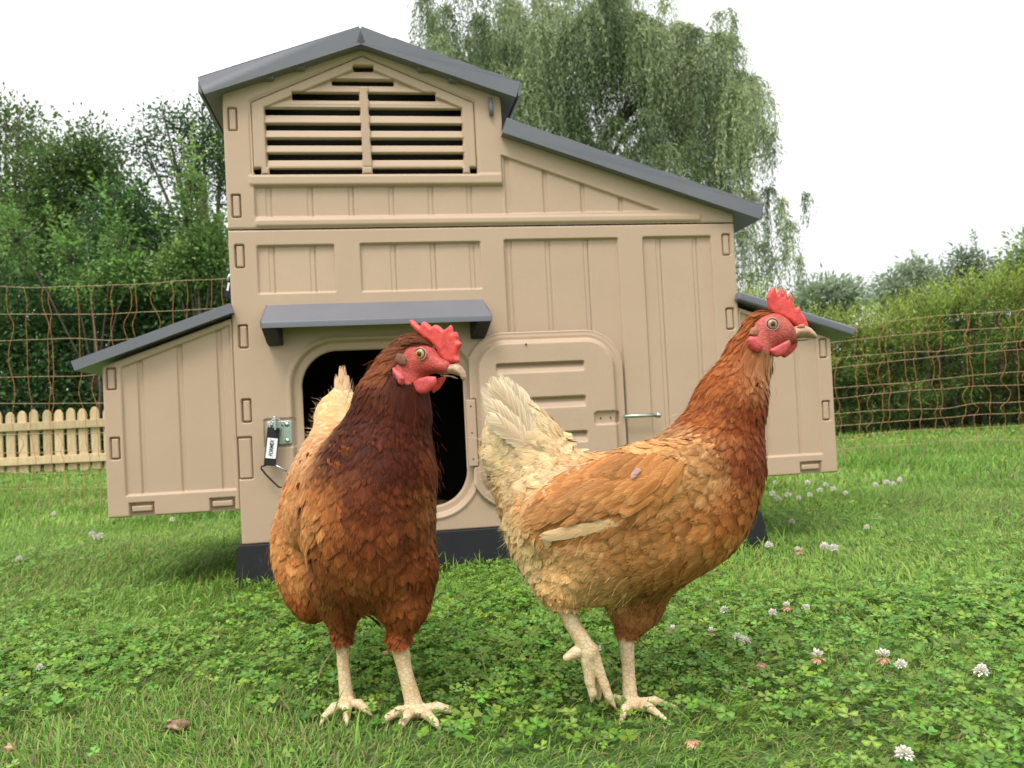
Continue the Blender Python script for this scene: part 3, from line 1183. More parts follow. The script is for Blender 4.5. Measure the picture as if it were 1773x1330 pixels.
def dandelion(p, label, size=.016):
    o = empty('yellow_flower', p)
    tag(o, label, 'flower', 'yellow flowers by the right fence')
    MB().tube([(0, 0, 0), (.004, 0, .03), (.005, 0, .06)], .0012, 5).make('stalk', M['stem'], o, True)
    m = MB()
    for ring, nn in ((1., 18), (.7, 14), (.4, 9)):
        for i in range(nn):
            a = i / nn * 6.283 + ring * 3
            d = np.array([math.cos(a), math.sin(a), .25 + (1 - ring) * 1.2])
            d /= np.linalg.norm(d)
            s = np.array([-math.sin(a), math.cos(a), 0]) * size * .13
            b = np.array([.005, 0, .06])
            m.add([b - s * .4, b + s * .4, b + d * size * ring + s, b + d * size * ring - s], [(0, 1, 2, 3)])
    m.make('petals', M['yellow'], o, True)


for (px, py), lb in zip(((1477, 772), (1491, 767), (1562, 773)), ('left of the two yellow flowers close together by the nest box', 'right of the two yellow flowers close together by the nest box', 'single yellow flower farther right on the lawn under the net')):
    dandelion(on_ground(px, py + 6, 0.), lb, .022)


def lump(name, p, r, label, cat, mat, seed):
    rr = np.random.default_rng(seed)
    m = MB()
    n, k = 14, 20
    f = rr.random((6, 3)) * 60
    V = []
    for i in range(n + 1):
        for j in range(k):
            a, b = math.pi * i / n, 2 * math.pi * j / k
            d = np.array([math.sin(a) * math.cos(b), math.sin(a) * math.sin(b), math.cos(a)])
            h = 1 + .28 * sum(math.sin(d @ f[q] * .09 + q) for q in range(6)) / 2 + rr.normal(0, .07)
            V.append(d * r * h * np.array([1, .8, .75]))
    q = [(i * k + j, i * k + (j + 1) % k, (i + 1) * k + (j + 1) % k, (i + 1) * k + j) for i in range(n) for j in range(k)]
    m.add(V, q)
    o = m.make(name, mat, None, True)
    o.location = p
    tag(o, label, cat)


p = on_ground(305, 1272, 0)
lump('mud_clod', p + np.array([0, 0, .008]), .011, 'crumbly lump of dried mud on the grass in front of the hens', 'mud lump', M['soil'], 4)
p = on_ground(20, 1322, 0)
lump('pebble', p + np.array([0, 0, .016]), .005, 'tiny tan pebble in the bottom left corner of the lawn', 'pebble', simple('tan_stone', (.42, .26, .15), .8, .3, 100.), 5)
p = on_ground(668, 1160, 0)
lump('fallen_petal', p + np.array([0, 0, .022]), .004, 'tiny pale yellow brown scrap on the grass between the legs of the facing hen', 'plant scrap', simple('straw_scrap', (.55, .36, .18), .8, .3, 100.), 6)


# ------------------------------------------------------------------ electric netting
def net(name, x0, x1, Y0, Y1, zs, vs, label, seed, sag):
    rr = np.random.default_rng(seed)
    o = empty(name, (0, 0, 0))
    tag(o, label, 'net fence', 'electric poultry netting')
    n = int(abs(x1 - x0) / .02)
    xs = np.linspace(x0, x1, n)
    Ys = Y0 + (Y1 - Y0) * (xs - x0) / (x1 - x0)
    curves = []
    nz = [noise_fn(seed * 10 + k) for k in range(len(zs))]
    for k, z in enumerate(zs):
        zz = sag(xs, z) + (nz[k](xs + 50, xs * 0 + k, .9) - .5) * .045 * (z > .03) + (nz[k](xs + 50, xs * 0 + k, 5.5) - .5) * .018
        zz = np.maximum(zz, .015)
        curves.append(zz)
        MB().tube(np.stack([xs, Ys, zz], 1), .0016 if k else .0013, 5).make('strand', M['twine_p'], o, True)
    x = x0 + .03
    while x < x1 - .05:
        pts = []
        off = 0.
        bend = rr.normal(0, .009) + (.007 if rr.random() < .7 else -.007)
        for k in range(len(zs)):
            xx = x + off
            zk = np.interp(xx, xs, curves[k])
            pts.append((xx, np.interp(xx, xs, Ys) - .003, zk))
            if k < len(zs) - 1:
                z2 = np.interp(xx, xs, curves[k + 1])
                b = rr.normal(0, .008) + bend * (1 if k % 2 else -.7)
                for tt, w in ((.3, .8), (.65, 1.)):
                    pts.append((xx + b * w, np.interp(xx, xs, Ys) - .003 + rr.normal(0, .004), zk + (z2 - zk) * tt))
            off += rr.normal(0, .010)
        pts = np.array(pts)
        t = np.arange(len(pts))
        t2 = np.linspace(0, len(pts) - 1, len(pts) * 3)
        # smooth twine
        sm = np.stack([np.interp(t2, t, pts[:, i]) for i in range(3)], 1)
        for _ in range(3): sm[1:-1] = (sm[:-2] + 2 * sm[1:-1] + sm[2:]) / 4
        MB().tube(sm, .0014, 5, False).make('stay', M['twine_o'], o, True)
        x += vs * rr.uniform(.8, 1.2)


net('net_fence', -4.6, .6, 4.2, 4.35, [.015, .10, .19, .27, .36, .52, .67, .83, .98, 1.13], .082,
    'orange electric poultry net standing in front of the picket fence', 2, lambda x, z: z + .03 * np.sin(x * 1.3))
net('net_fence', .9, 5.4, 4.75, 4.55, [.015, .075, .15, .215, .28, .38, .455, .56, .62, .69, .78], .072,
    'sagging orange electric poultry net in front of the conifer hedge', 3, lambda x, z: z * (.93 + .07 * np.clip((x - 2.), -1, 2)) - .02 * z * np.sin(x * 2.2))

# ------------------------------------------------------------------ picket fence
pf = empty('picket_fence', (-5., 8.9, 0))
tag(pf, 'low pale wooden picket fence with rounded tops beyond the net', 'picket fence')
proto = None
nx = 0
for i in range(40):
    x = -7.0 + i * .1265
    if x > -2.4: break
    if proto is None:
        w = .046
        prof = [(-w, .02), (w, .02), (w, .60), (w * .86, .632), (w * .45, .660), (0, .668), (-w * .45, .660), (-w * .86, .632), (-w, .60)]
        q = MB().prism(prof, -.012, .010).make('picket', M['wood'], pf)
        bevel(q, .004)
        proto = q
    else:
        q = proto.copy()
        COL.objects.link(q)
        q.parent = pf
    q.location = (x + 5. + random.uniform(-.006, .006), 0, random.uniform(-.012, .012))
    q.rotation_euler = (0, random.uniform(-.015, .015), 0)
for z, dy in ((.50, -.0135), (.145, -.0135)):
    q = MB().box((-2.1, dy - .035, z - .042), (2.6, dy, z + .042)).make('rail', M['wood'], pf)
    bevel(q, .005)
    q.rotation_euler = (0, 0, 0)


# ------------------------------------------------------------------ trees and hedges
def leaves_at(P, size, rng, aspect=.5, dirs=None, spread=1., droop=.0, c0=(.05, .1, .02), c1=(.1, .18, .04), mix=None):
    n = len(P)
    if dirs is None:
        d = rng.normal(0, 1, (n, 3))
        d[:, 2] = d[:, 2] * .6 + droop
    else:
        d = dirs + rng.normal(0, spread, (n, 3))
    d /= np.linalg.norm(d, axis=1)[:, None] + 1e-9
    r = rng.normal(0, 1, (n, 3)) + np.array([0, 0, 1.2])
    s = np.cross(d, r)
    s /= np.linalg.norm(s, axis=1)[:, None] + 1e-9
    nn = np.cross(s, d)
    L = (size * rng.uniform(.6, 1.35, n))[:, None]
    w = L * aspect * .5
    V = np.stack([P, P + d * L * .45 + s * w + nn * w * .35, P + d * L, P + d * L * .45 - s * w + nn * w * .35], 1)
    q = (np.arange(n) * 4)[:, None] + np.array([0, 1, 2, 3])
    m = rng.random(n)[:, None] if mix is None else np.clip(mix + rng.normal(0, .18, n), 0, 1)[:, None]
    c = np.array(c0) * (1 - m) + np.array(c1) * m
    c = c * rng.uniform(.75, 1.25, (n, 1))
    return V.reshape(-1, 3), [q], np.repeat(c, 4, 0)


def blob_points(n, blobs, rng, shell=.5):
    """blobs (k,6): centre and radii; points favour the outside"""
    vol = blobs[:, 3] * blobs[:, 5]
    k = rng.choice(len(blobs), n, p=vol / vol.sum())
    d = rng.normal(0, 1, (n, 3))
    d /= np.linalg.norm(d, axis=1)[:, None]
    r = rng.random(n) ** shell
    return blobs[k, :3] + d * blobs[k, 3:] * r[:, None], d


def tree(name, label, cat, Y, blobs_px, n_cl, per, cl_r, size, c0, c1, seed, trunk_px=None, group=None, aspect=.55, upshoots=0, droop=.1, twigs=True):
    rng = np.random.default_rng(seed)
    B = []
    for (px, py, rx, ry, dy) in blobs_px:
        p = at(px, py, Y + dy)
        s = (Y + dy) / FPX
        B.append([*p, rx * s, max(rx, ry) * s * .8, ry * s])
    B = np.array(B)
    if trunk_px is None: trunk_px = blobs_px[0][0]
    base = at(trunk_px, 700, Y)
    base[2] = 0
    o = empty(name, base)
    tag(o, label, cat, group)
    C, D = blob_points(n_cl, B, rng, .45)
    C[:, 2] = np.maximum(C[:, 2], .05)
    # limbs: trunk to the blobs, twigs to some clumps
    tk, tw = MB(), MB()
    top = B[:, :3].mean(0)
    bs = 1. if 'tree' in name else .35
    tk.tube([base, base * .5 + top * .5 + [.1, 0, -.3], top], [.075 * bs, .055 * bs, .03 * bs], 7)
    for b in B[:8]:
        tk.tube([base * .55 + top * .45 + [.05, 0, -.2], (base + top) / 2 * .4 + b[:3] * .6, b[:3]], [.04 * bs, .025 * bs, .010 * bs], 6)
    if twigs:
        for i in rng.choice(n_cl, min(90, n_cl), replace=False):
            b = B[np.argmin(((B[:, :3] - C[i]) ** 2).sum(1))]
            mid = (b[:3] + C[i]) / 2 + rng.normal(0, .06, 3)
            tk.tube([b[:3], mid, C[i]], [.010, .006, .003], 4, False)
    tk.make('trunk', M['bark'], o, True, origin=None).matrix_parent_inverse = Matrix.Translation(-base_v(base))
    if Y < 16:
        per, size = int(per * 1.45), size * .82
    P = np.repeat(C, per, 0)
    dd = np.repeat(D, per, 0)
    off = rng.normal(0, cl_r, P.shape) * np.array([1, 1, .75])
    P = P + off
    P[:, 2] = np.maximum(P[:, 2], .03)
    cm = np.repeat(np.clip(rng.normal(.45, .32, n_cl), 0, 1), per)
    parts = [leaves_at(P, size, rng, aspect, dd * .6 + off / cl_r * .5 + [0, 0, droop], .7, 0, c0, c1, cm)]
    if upshoots:
        for _ in range(upshoots):
            b = B[rng.integers(len(B))]
            a = rng.random() * 6.28
            s0 = b[:3] + np.array([math.cos(a) * b[3] * .7 * rng.random(), math.sin(a) * b[4] * .6, b[5] * rng.uniform(.3, .8)])
            Ls = rng.uniform(.35, .8)
            drn = np.array([rng.normal(0, .25), rng.normal(0, .2), 1.])
            drn /= np.linalg.norm(drn)
            k = 34
            tt = np.linspace(0, 1, k)
            pp = s0 + drn * (tt * Ls)[:, None]
            ld = rng.normal(0, 1, (k, 3))
            ld[:, 2] = .45
            parts.append(leaves_at(pp, size * .95, rng, aspect, ld, .2, 0, c0, c1, np.full(k, .95)))
    v, f, c = merge(parts)
    build('crown', v, f, M['leaf'], o, False, c).matrix_parent_inverse = Matrix.Translation(-base_v(base))
    return o


from mathutils import Vector


def base_v(b): return Vector((float(b[0]), float(b[1]), float(b[2])))


GT = 'shrubs and trees behind the picket fence'
dk0, dk1 = (.035, .085, .028), (.14, .25, .075)
lt0, lt1 = (.10, .19, .05), (.29, .41, .125)
ol0, ol1 = (.075, .125, .035), (.20, .27, .085)
tree('broadleaf_tree', 'olive green tree at the left edge with a long twig sticking out above', 'tree', 12.5,
     [(-30, 300, 130, 140, 0), (50, 340, 80, 110, 0), (10, 215, 70, 40, 0), (35, 185, 26, 14, -.3), (-120, 380, 130, 160, .4), (30, 480, 110, 130, 0)], 520, 22, .13, .085, ol0, ol1, 21, 20, GT)
tree('broadleaf_tree', 'round olive green tree between the left edge tree and the overhanging thorn tree', 'tree', 12.,
     [(110, 310, 75, 80, 0), (150, 270, 60, 60, 0), (110, 400, 80, 90, 0), (190, 330, 45, 50, 0), (60, 420, 60, 90, 0)], 520, 22, .12, .08, (.055, .11, .03), (.19, .28, .08), 22, 120, GT)
tree('thorn_tree', 'sparse dark thorn tree reaching over towards the coop gable', 'tree', 11.5,
     [(340, 250, 60, 55, 0), (385, 300, 45, 90, 0), (300, 290, 45, 40, 0), (285, 205, 45, 14, 0), (325, 225, 50, 22, 0), (250, 250, 40, 28, 0), (390, 215, 50, 40, 0), (350, 180, 28, 10, 0), (420, 260, 60, 90, 0)],
     430, 16, .10, .062, dk0, (.12, .20, .065), 23, 380, GT)
tree('hawthorn_bush', 'dark bushy hawthorn in the middle of the left row', 'bush', 11.,
     [(215, 380, 60, 70, 0), (260, 420, 60, 70, 0), (180, 470, 80, 90, 0), (270, 520, 80, 100, 0), (240, 330, 30, 30, 0)], 560, 22, .12, .075, dk0, dk1, 24, 230, GT)
tree('dark_bush', 'dense dark bush low behind the left end of the picket fence', 'bush', 10.5,
     [(20, 560, 100, 120, 0), (100, 600, 90, 110, 0), (-90, 580, 110, 130, 0), (60, 660, 140, 70, 0), (0, 740, 120, 60, 0), (120, 745, 120, 60, 0)], 950, 22, .13, .075, (.025, .065, .02), (.11, .21, .06), 25, 40, GT, upshoots=6)
tree('dark_bush', 'dense dark bush low behind the left nest box roof', 'bush', 10.6,
     [(210, 570, 90, 110, 0), (310, 560, 90, 120, 0), (400, 560, 80, 130, 0), (260, 660, 160, 70, 0), (200, 745, 140, 60, 0), (380, 740, 140, 60, 0)], 950, 22, .13, .075, (.025, .065, .02), (.11, .21, .06), 26, 260, GT, upshoots=5)
tree('young_shrub', 'bright green young shrub with upright shoots next to the coop wall', 'shrub', 9.9,
     [(345, 440, 42, 50, 0), (320, 380, 22, 55, 0), (375, 430, 35, 60, 0), (300, 470, 40, 40, 0), (330, 330, 14, 30, 0)], 190, 20, .07, .07, lt0, lt1, 27, 340, GT, upshoots=12)
tree('young_shrub', 'bright green leafy shoots in front of the dark hawthorn', 'shrub', 9.8,
     [(120, 445, 35, 45, 0), (205, 430, 30, 50, 0), (165, 490, 70, 40, 0), (30, 420, 30, 60, 0), (235, 470, 30, 40, 0)], 150, 18, .07, .068, lt0, (.24, .40, .10), 28, 160, GT, upshoots=12)
# deep background of the left hedge
tree('dark_bush', 'shadowy tall bush filling the gap at the back of the left row', 'bush', 14.,
     [(60, 500, 140, 100, 0), (220, 510, 140, 90, 0), (370, 500, 100, 110, 0), (-100, 480, 120, 130, 0), (150, 620, 280, 150, 0), (450, 560, 120, 160, 0), (150, 740, 300, 60, 0)], 700, 20, .2, .12, (.012, .03, .010), (.045, .085, .028), 29, 200, GT, twigs=False)


def willow():
    rng = np.random.default_rng(41)
    Y = 15.
    sc = Y / FPX
    base = at(1010, 700, Y)
    base[2] = 0
    o = empty('weeping_willow', base)
    tag(o, 'tall weeping willow with hanging grey green strands behind the coop', 'tree')
    inv = Matrix.Translation(-base_v(base))
    tk = MB()
    tp = at(1000, 180, Y)
    tk.tube([base, base * .5 + tp * .5 + [.2, 0, .3], tp + [0, .6, 0]], [.30, .24, .10], 10)
    # drapes: (px,py) of the top of each cascade, its length in px, width in px
    dr = []
    def add(px, py, ln, w, dy=None): dr.append((px, py, ln, w, rng.uniform(-1.6, 1.2) if dy is None else dy))
    for i in range(80):                              # outer dome
        a = rng.uniform(0, 1)
        px = 750 + 560 * a
        top = 60 - 120 * math.sin(min(1, a * 1.25) * math.pi * .62) + max(0, a - .55) * 260
        if px > 1090: top = max(top, 10 + (px - 1090) * .28)
        add(px, top + rng.uniform(-10, 90), rng.uniform(120, 260), rng.uniform(18, 40))
    for px, py, ln, w in ((760, 60, 150, 26), (745, 20, 120, 20), (735, -20, 110, 14), (790, 90, 170, 30), (830, 30, 200, 34), (880, 70, 240, 36), (1140, 70, 150, 34), (1200, 50, 170, 34), (1250, 60, 150, 30),
                          (1235, 130, 190, 34), (1180, 150, 200, 36), (1120, 190, 190, 36), (1060, 200, 170, 36), (1000, 190, 180, 36), (940, 160, 200, 36), (1270, 190, 220, 30), (1290, 250, 200, 24),
                          (1320, 215, 110, 14), (1335, 225, 70, 10), (1300, 330, 190, 22), (1330, 320, 200, 16), (1352, 340, 150, 12), (1368, 380, 130, 10), (1395, 330, 60, 6), (1240, 270, 230, 34), (1285, 400, 120, 24), (1320, 420, 110, 18),
                          (1200, 240, 220, 34), (1150, 250, 220, 34), (1090, 260, 200, 34), (1030, 250, 200, 34), (1240, 20, 60, 16), (1260, 15, 50, 12), (1270, 25, 60, 10), (1090, 60, 120, 26), (1050, 10, 160, 30), (1300, 470, 60, 24), (1340, 440, 60, 12), (1385, 440, 70, 8)):
        add(px, py, ln, w, rng.uniform(-1.9, -.2))
    for px, py, ln, w in ((735, -10, 130, 24), (752, 40, 120, 24), (770, 10, 190, 30), (800, -30, 200, 36), (850, -40, 200, 40), (900, -60, 220, 40), (950, -60, 220, 40), (1000, -50, 220, 40), (1050, -30, 200, 40), (930, 40, 240, 40), (980, 60, 240, 40), (1020, 100, 220, 40), (900, 120, 220, 40), (860, 110, 200, 36), (960, 110, 200, 40), (1110, 20, 180, 36), (1150, 0, 120, 26)):
        add(px, py, ln, w, rng.uniform(-1.6, -.4))
    for i in range(34): add(rng.uniform(900, 1270), rng.uniform(100, 330), rng.uniform(120, 200), rng.uniform(24, 40), rng.uniform(-.2, 1.4))
    Pl, Dl, Ml = [], [], []
    for (px, py, ln, w, dy) in dr:
        yy = Y + dy
        s = yy / FPX
        top = at(px, py, yy)
        src = at(1000 + (px - 1000) * .35, py + 130, Y)
        if rng.random() < .25 and 60 < py < 260 and px < 1240:
            tk.tube([src, (src + top) / 2 + [0, 0, .1], top + [0, 0, -.15]], [.05, .03, .008], 5, False)
        tone = rng.choice([rng.uniform(.0, .25), rng.uniform(.3, .6), rng.uniform(.65, 1.)])
        ns = int(12 + w * 1.0)
        for j in range(ns):
            # each twig leaves the tip of its limb, arches over and hangs
            a = rng.random() * 2 * math.pi
            Rr = w * s * rng.uniform(.25, 1.45)
            L = ln * s * rng.uniform(.45, 1.05) * (1.15 - .35 * Rr / (w * s * 1.45))
            n = max(6, int(L / .034))
            t = np.linspace(0, 1, n)
            rad = (1 - np.exp(-3.4 * t)) * Rr
            sway = rng.normal(0, .06, 2)
            x = top[0] + math.cos(a) * rad + sway[0] * t * t + rng.normal(0, .03)
            y = top[1] + math.sin(a) * rad + sway[1] * t * t
            z = top[2] + w * s * rng.uniform(.1, .35) * np.sin(np.minimum(t * 5, math.pi)) - L * t ** 1.3 - rng.random() * .08
            pts = np.stack([x, y, z], 1)
            tg = np.gradient(pts, axis=0)
            tg /= np.linalg.norm(tg, axis=1)[:, None] + 1e-9
            Pl.append(pts + rng.normal(0, .012, (n, 3)))
            Dl.append(tg * .9 + rng.normal(0, .42, (n, 3)))
            Ml.append(np.clip(np.full(n, tone + rng.normal(0, .15)) + .30 * (1 - t) - .10, 0, 1))
    P, D, mm = np.concatenate(Pl), np.concatenate(Dl), np.concatenate(Ml)
    v, f, c = merge([leaves_at(P, .082, rng, .21, D, .15, 0, (.095, .145, .065), (.42, .49, .255), mm)])
    tk.make('trunk', M['bark'], o, True).matrix_parent_inverse = inv
    build('crown', v, f, M['leaf'], o, False, c).matrix_parent_inverse = inv


willow()


def conifer_hedge():
    rng = np.random.default_rng(51)
    base = np.array([4.5, 9., 0])
    o = empty('conifer_hedge', base)
    tag(o, 'yellow green conifer hedge, dark near the ground, running along the right side of the lawn', 'hedge')
    inv = Matrix.Translation(-base_v(base))
    nA = noise_fn(77)
    n = 11000
    x = rng.uniform(1.6, 9.5, n)
    hs = lambda x: np.interp(x, [1.6, 2.0, 2.6, 3.15, 3.6, 4.2, 4.7, 5.1, 7., 9.5], [1.50, 1.40, 1.32, 1.10, 1.08, 1.22, 1.34, 1.42, 1.6, 1.7]) - .10 + (nA(x + 9, x * 0, 1.4) - .5) * .10 + (nA(x + 9, x * 0 + 7, 5.) - .5) * .16
    topz = hs(x)
    which = rng.random(n)
    fz = rng.random(n)
    bulge = (nA(x, fz * 2, 1.8) - .5) * .8 + (nA(x, fz * 4, 4.) - .5) * .45
    z = np.where(which < .65, .04 + (topz - .04) * fz, topz - rng.random(n) * .18)
    y = np.where(which < .65, 8.45 - bulge + .30 * np.maximum(0, z / topz - .6) + rng.random(n) * .35, 8.5 + rng.random(n) * 1.4)
    tops = z / topz
    k = 16
    C = np.stack([x, y, z], 1)
    out = np.stack([rng.normal(0, .35, n), np.where(which < .65, -.9, rng.normal(-.2, .5, n)), .35 + .9 * tops ** 3 + rng.normal(0, .2, n)], 1)
    out /= np.linalg.norm(out, axis=1)[:, None]
    P = np.repeat(C, k, 0)
    t = np.tile(np.linspace(0, 1, k), n)
    Ls = np.repeat(rng.uniform(.10, .30, n) * (1 + .5 * (tops > .9)), k)
    P = P + np.repeat(out, k, 0) * (t * Ls)[:, None] + rng.normal(0, .012, P.shape)
    P[:, 2] = np.maximum(P[:, 2], .03)
    dirs = np.repeat(out, k, 0) + rng.normal(0, .55, P.shape)
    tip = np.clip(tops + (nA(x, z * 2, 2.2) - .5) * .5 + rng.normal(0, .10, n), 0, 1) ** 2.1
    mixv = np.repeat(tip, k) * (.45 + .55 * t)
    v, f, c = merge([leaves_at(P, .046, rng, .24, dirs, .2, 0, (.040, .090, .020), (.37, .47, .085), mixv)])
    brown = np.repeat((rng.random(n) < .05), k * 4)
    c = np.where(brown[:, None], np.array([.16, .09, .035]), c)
    st = MB()
    for i in range(60):
        xx = 1.8 + i * .13
        st.tube([(xx, 8.95, 0), (xx + rng.normal(0, .08), 8.9, .7), (xx + rng.normal(0, .15), 8.9, hs(np.array([xx]))[0] * .9)], [.03, .022, .008], 5, False)
    for i in range(40):   # tall whippy shoots above the top
        xx = rng.uniform(3.4, 8.5)
        zz = hs(np.array([xx]))[0]
        st.tube([(xx, 8.8, zz - .2), (xx + rng.normal(0, .05), 8.8, zz + .1), (xx + rng.normal(0, .1), 8.8, zz + rng.uniform(.1, .28))], [.006, .004, .002], 4, False)
    st.make('stems', M['bark'], o, True).matrix_parent_inverse = inv
    build('foliage', v, f, M['leaf'], o, False, c).matrix_parent_inverse = inv
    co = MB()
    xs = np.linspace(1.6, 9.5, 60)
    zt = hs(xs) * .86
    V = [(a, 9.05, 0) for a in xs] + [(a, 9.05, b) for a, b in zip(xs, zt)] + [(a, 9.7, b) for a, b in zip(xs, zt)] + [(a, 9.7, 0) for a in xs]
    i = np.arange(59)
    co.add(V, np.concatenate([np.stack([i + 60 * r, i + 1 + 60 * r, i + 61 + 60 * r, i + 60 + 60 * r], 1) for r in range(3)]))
    co.make('inner_core', simple('dark_core', (.022, .024, .012), .95, .5, 25.), o, True).matrix_parent_inverse = inv  # solid near-black core inside the foliage


conifer_hedge()
gr0, gr1 = (.22, .28, .19), (.42, .50, .34)
GB = 'trees far behind the conifer hedge'
tree('distant_willow', 'grey green tree beyond the hedge right behind the raised comb of the walking hen', 'tree', 21.,
     [(1430, 525, 45, 38, 0), (1465, 515, 28, 28, 0), (1400, 530, 40, 30, 0)], 330, 18, .16, .16, gr0, gr1, 61, 1430, GB, .35)
tree('distant_willow', 'pale feathery tree beyond the hedge right of the sky gap', 'tree', 21.5,
     [(1560, 508, 36, 36, 0), (1590, 492, 26, 36, 0), (1530, 522, 26, 24, 0), (1578, 470, 8, 24, 0), (1610, 505, 30, 30, 0)], 330, 17, .15, .15, gr0, gr1, 62, 1570, GB, .35, 3)
tree('distant_tree', 'thin dark topped tree standing above the hedge near the right edge', 'tree', 18.,
     [(1680, 468, 26, 22, 0), (1665, 445, 14, 14, 0), (1700, 455, 12, 12, 0), (1690, 495, 45, 25, 0), (1640, 480, 16, 20, 0)], 170, 14, .11, .11, (.15, .20, .14), (.30, .37, .24), 63, 1680, GB, .4, 3)
tree('distant_tree', 'light green tree above the hedge at the right edge of the view', 'tree', 17.,
     [(1765, 480, 40, 36, 0), (1800, 460, 50, 50, 0), (1740, 495, 26, 26, 0)], 260, 16, .13, .12, (.13, .20, .07), (.32, .42, .15), 64, 1770, GB, .4, 4)
# ------------------------------------------------------------------ hens: one continuous body grown from a distance field
class Field:
    def __init__(s, lo, hi, h):
        s.lo, s.h = np.array(lo, float), h
        s.n = np.ceil((np.array(hi) - s.lo) / h).astype(int) + 1
        s.v = np.full(s.n, .06, np.float32)

    def _sub(s, lo, hi, m):
        a = np.maximum(((lo - m - s.lo) / s.h).astype(int), 0)
        b = np.minimum(((hi + m - s.lo) / s.h).astype(int) + 2, s.n)
        ax = [s.lo[i] + s.h * np.arange(a[i], b[i]) for i in range(3)]
        return tuple(slice(a[i], b[i]) for i in range(3)), np.meshgrid(*ax, indexing='ij')

    def _put(s, sl, d, k):
        a = s.v[sl]
        h = np.maximum(k - np.abs(a - d), 0) / k
        s.v[sl] = np.minimum(a, d) - h * h * k * .25

    def cone(s, a, b, ra, rb, k=.012, fl=None):
        a, b = np.array(a, float), np.array(b, float)
        R = max(ra, rb)
        sl, (X, Y, Z) = s._sub(np.minimum(a, b) - R, np.maximum(a, b) + R, k + .03)
        e = b - a
        wx, wy, wz = X - a[0], Y - a[1], Z - a[2]
        if fl is not None:                       # flattened along direction fl[0] by factor fl[1]
            f, q = np.array(fl[0]), fl[1] - 1
            dd = wx * f[0] + wy * f[1] + wz * f[2]
            wx, wy, wz = wx + f[0] * dd * q, wy + f[1] * dd * q, wz + f[2] * dd * q
        t = np.clip((wx * e[0] + wy * e[1] + wz * e[2]) / (e @ e), 0, 1)
        d = np.sqrt((wx - e[0] * t) ** 2 + (wy - e[1] * t) ** 2 + (wz - e[2] * t) ** 2) - (ra + (rb - ra) * t)
        if fl is not None: d = d / math.sqrt(fl[1])
        s._put(sl, d, k)

    def ell(s, c, ax, rad, k=.02):
        """ax: 3 unit rows"""
        c, ax, rad = np.array(c, float), np.array(ax, float), np.array(rad, float)
        R = rad.max()
        sl, (X, Y, Z) = s._sub(c - R, c + R, k + .03)
        p = [(X - c[0]) * a[0] + (Y - c[1]) * a[1] + (Z - c[2]) * a[2] for a in ax]
        k0 = np.sqrt(sum((q / r) ** 2 for q, r in zip(p, rad)))
        k1 = np.sqrt(sum((q / (r * r)) ** 2 for q, r in zip(p, rad))) + 1e-9
        s._put(sl, k0 * (k0 - 1) / k1, k)

    def done(s): s.g = np.stack(np.gradient(s.v, s.h), -1)

    def _tri(s, A, p):
        q = (p - s.lo) / s.h
        q = np.clip(q, 0, s.n - 1.001)
        i = q.astype(int)
        f = q - i
        o = 0
        for dx in (0, 1):
            for dy in (0, 1):
                for dz in (0, 1):
                    w = (f[:, 0] if dx else 1 - f[:, 0]) * (f[:, 1] if dy else 1 - f[:, 1]) * (f[:, 2] if dz else 1 - f[:, 2])
                    a = A[i[:, 0] + dx, i[:, 1] + dy, i[:, 2] + dz]
                    o = o + (w[:, None] * a if a.ndim == 2 else w * a)
        return o

    def sd(s, p): return s._tri(s.v, p)

    def nrm(s, p):
        g = s._tri(s.g, p)
        return g / (np.linalg.norm(g, axis=1)[:, None] + 1e-9)

    def mesh(s):
        v, n = s.v, s.n
        neg = v < 0
        c = np.zeros(n - 1, np.int8)
        for dx in (0, 1):
            for dy in (0, 1):
                for dz in (0, 1):
                    c += neg[dx:n[0] - 1 + dx, dy:n[1] - 1 + dy, dz:n[2] - 1 + dz]
        act = np.argwhere((c > 0) & (c < 8))
        idx = -np.ones(n - 1, int)
        idx[tuple(act.T)] = np.arange(len(act))
        P = np.zeros((len(act), 3))
        W = np.zeros(len(act))
        co = [(0, 0, 0), (1, 0, 0), (0, 1, 0), (1, 1, 0), (0, 0, 1), (1, 0, 1), (0, 1, 1), (1, 1, 1)]
        for i in range(8):
            for j in range(i + 1, 8):
                d = np.array(co[j]) - np.array(co[i])
                if np.abs(d).sum() != 1: continue
                a = v[tuple((act + co[i]).T)]
                b = v[tuple((act + co[j]).T)]
                m = (a < 0) != (b < 0)
                t = np.where(m, a / np.where(m, a - b, 1), 0)
                P += np.where(m[:, None], np.array(co[i]) + t[:, None] * d, 0)
                W += m
        P = s.lo + (act + P / W[:, None]) * s.h
        F = []
        for ax in range(3):
            o1, o2 = [(1, 2), (2, 0), (0, 1)][ax]
            sa = [slice(1, -1)] * 3
            sa[ax] = slice(0, -1)
            sb = list(sa)
            sb[ax] = slice(1, None)
            A, B = neg[tuple(sa)], neg[tuple(sb)]
            e = np.argwhere(A != B)
            off = np.array([1, 1, 1])
            off[ax] = 0
            flip = A[tuple(e.T)]
            e = e + off
            u = np.zeros(3, int)
            u[o1] = 1
            w = np.zeros(3, int)
            w[o2] = 1
            q = np.stack([idx[tuple((e - u - w).T)], idx[tuple((e - w).T)], idx[tuple(e.T)], idx[tuple((e - u).T)]], 1)
            q[~flip] = q[~flip][:, ::-1]
            F.append(q[(q >= 0).all(1)])
        return P, np.concatenate(F)

    def hit(s, px, py, t0=.7, t1=1.4):
        d = ray(px, py)
        t = np.linspace(t0, t1, 1400)
        p = CAMP + d * t[:, None]
        k = np.argmax(s.sd(p) < 0)
        return p[k]


PROF_T = np.array([0, .16, .36, .58, .76, .90, 1.])
PROF_W = np.array([.30, .66, .93, 1., .93, .70, .28])
PROF_U = np.array([-1, -.55, 0, .55, 1.])


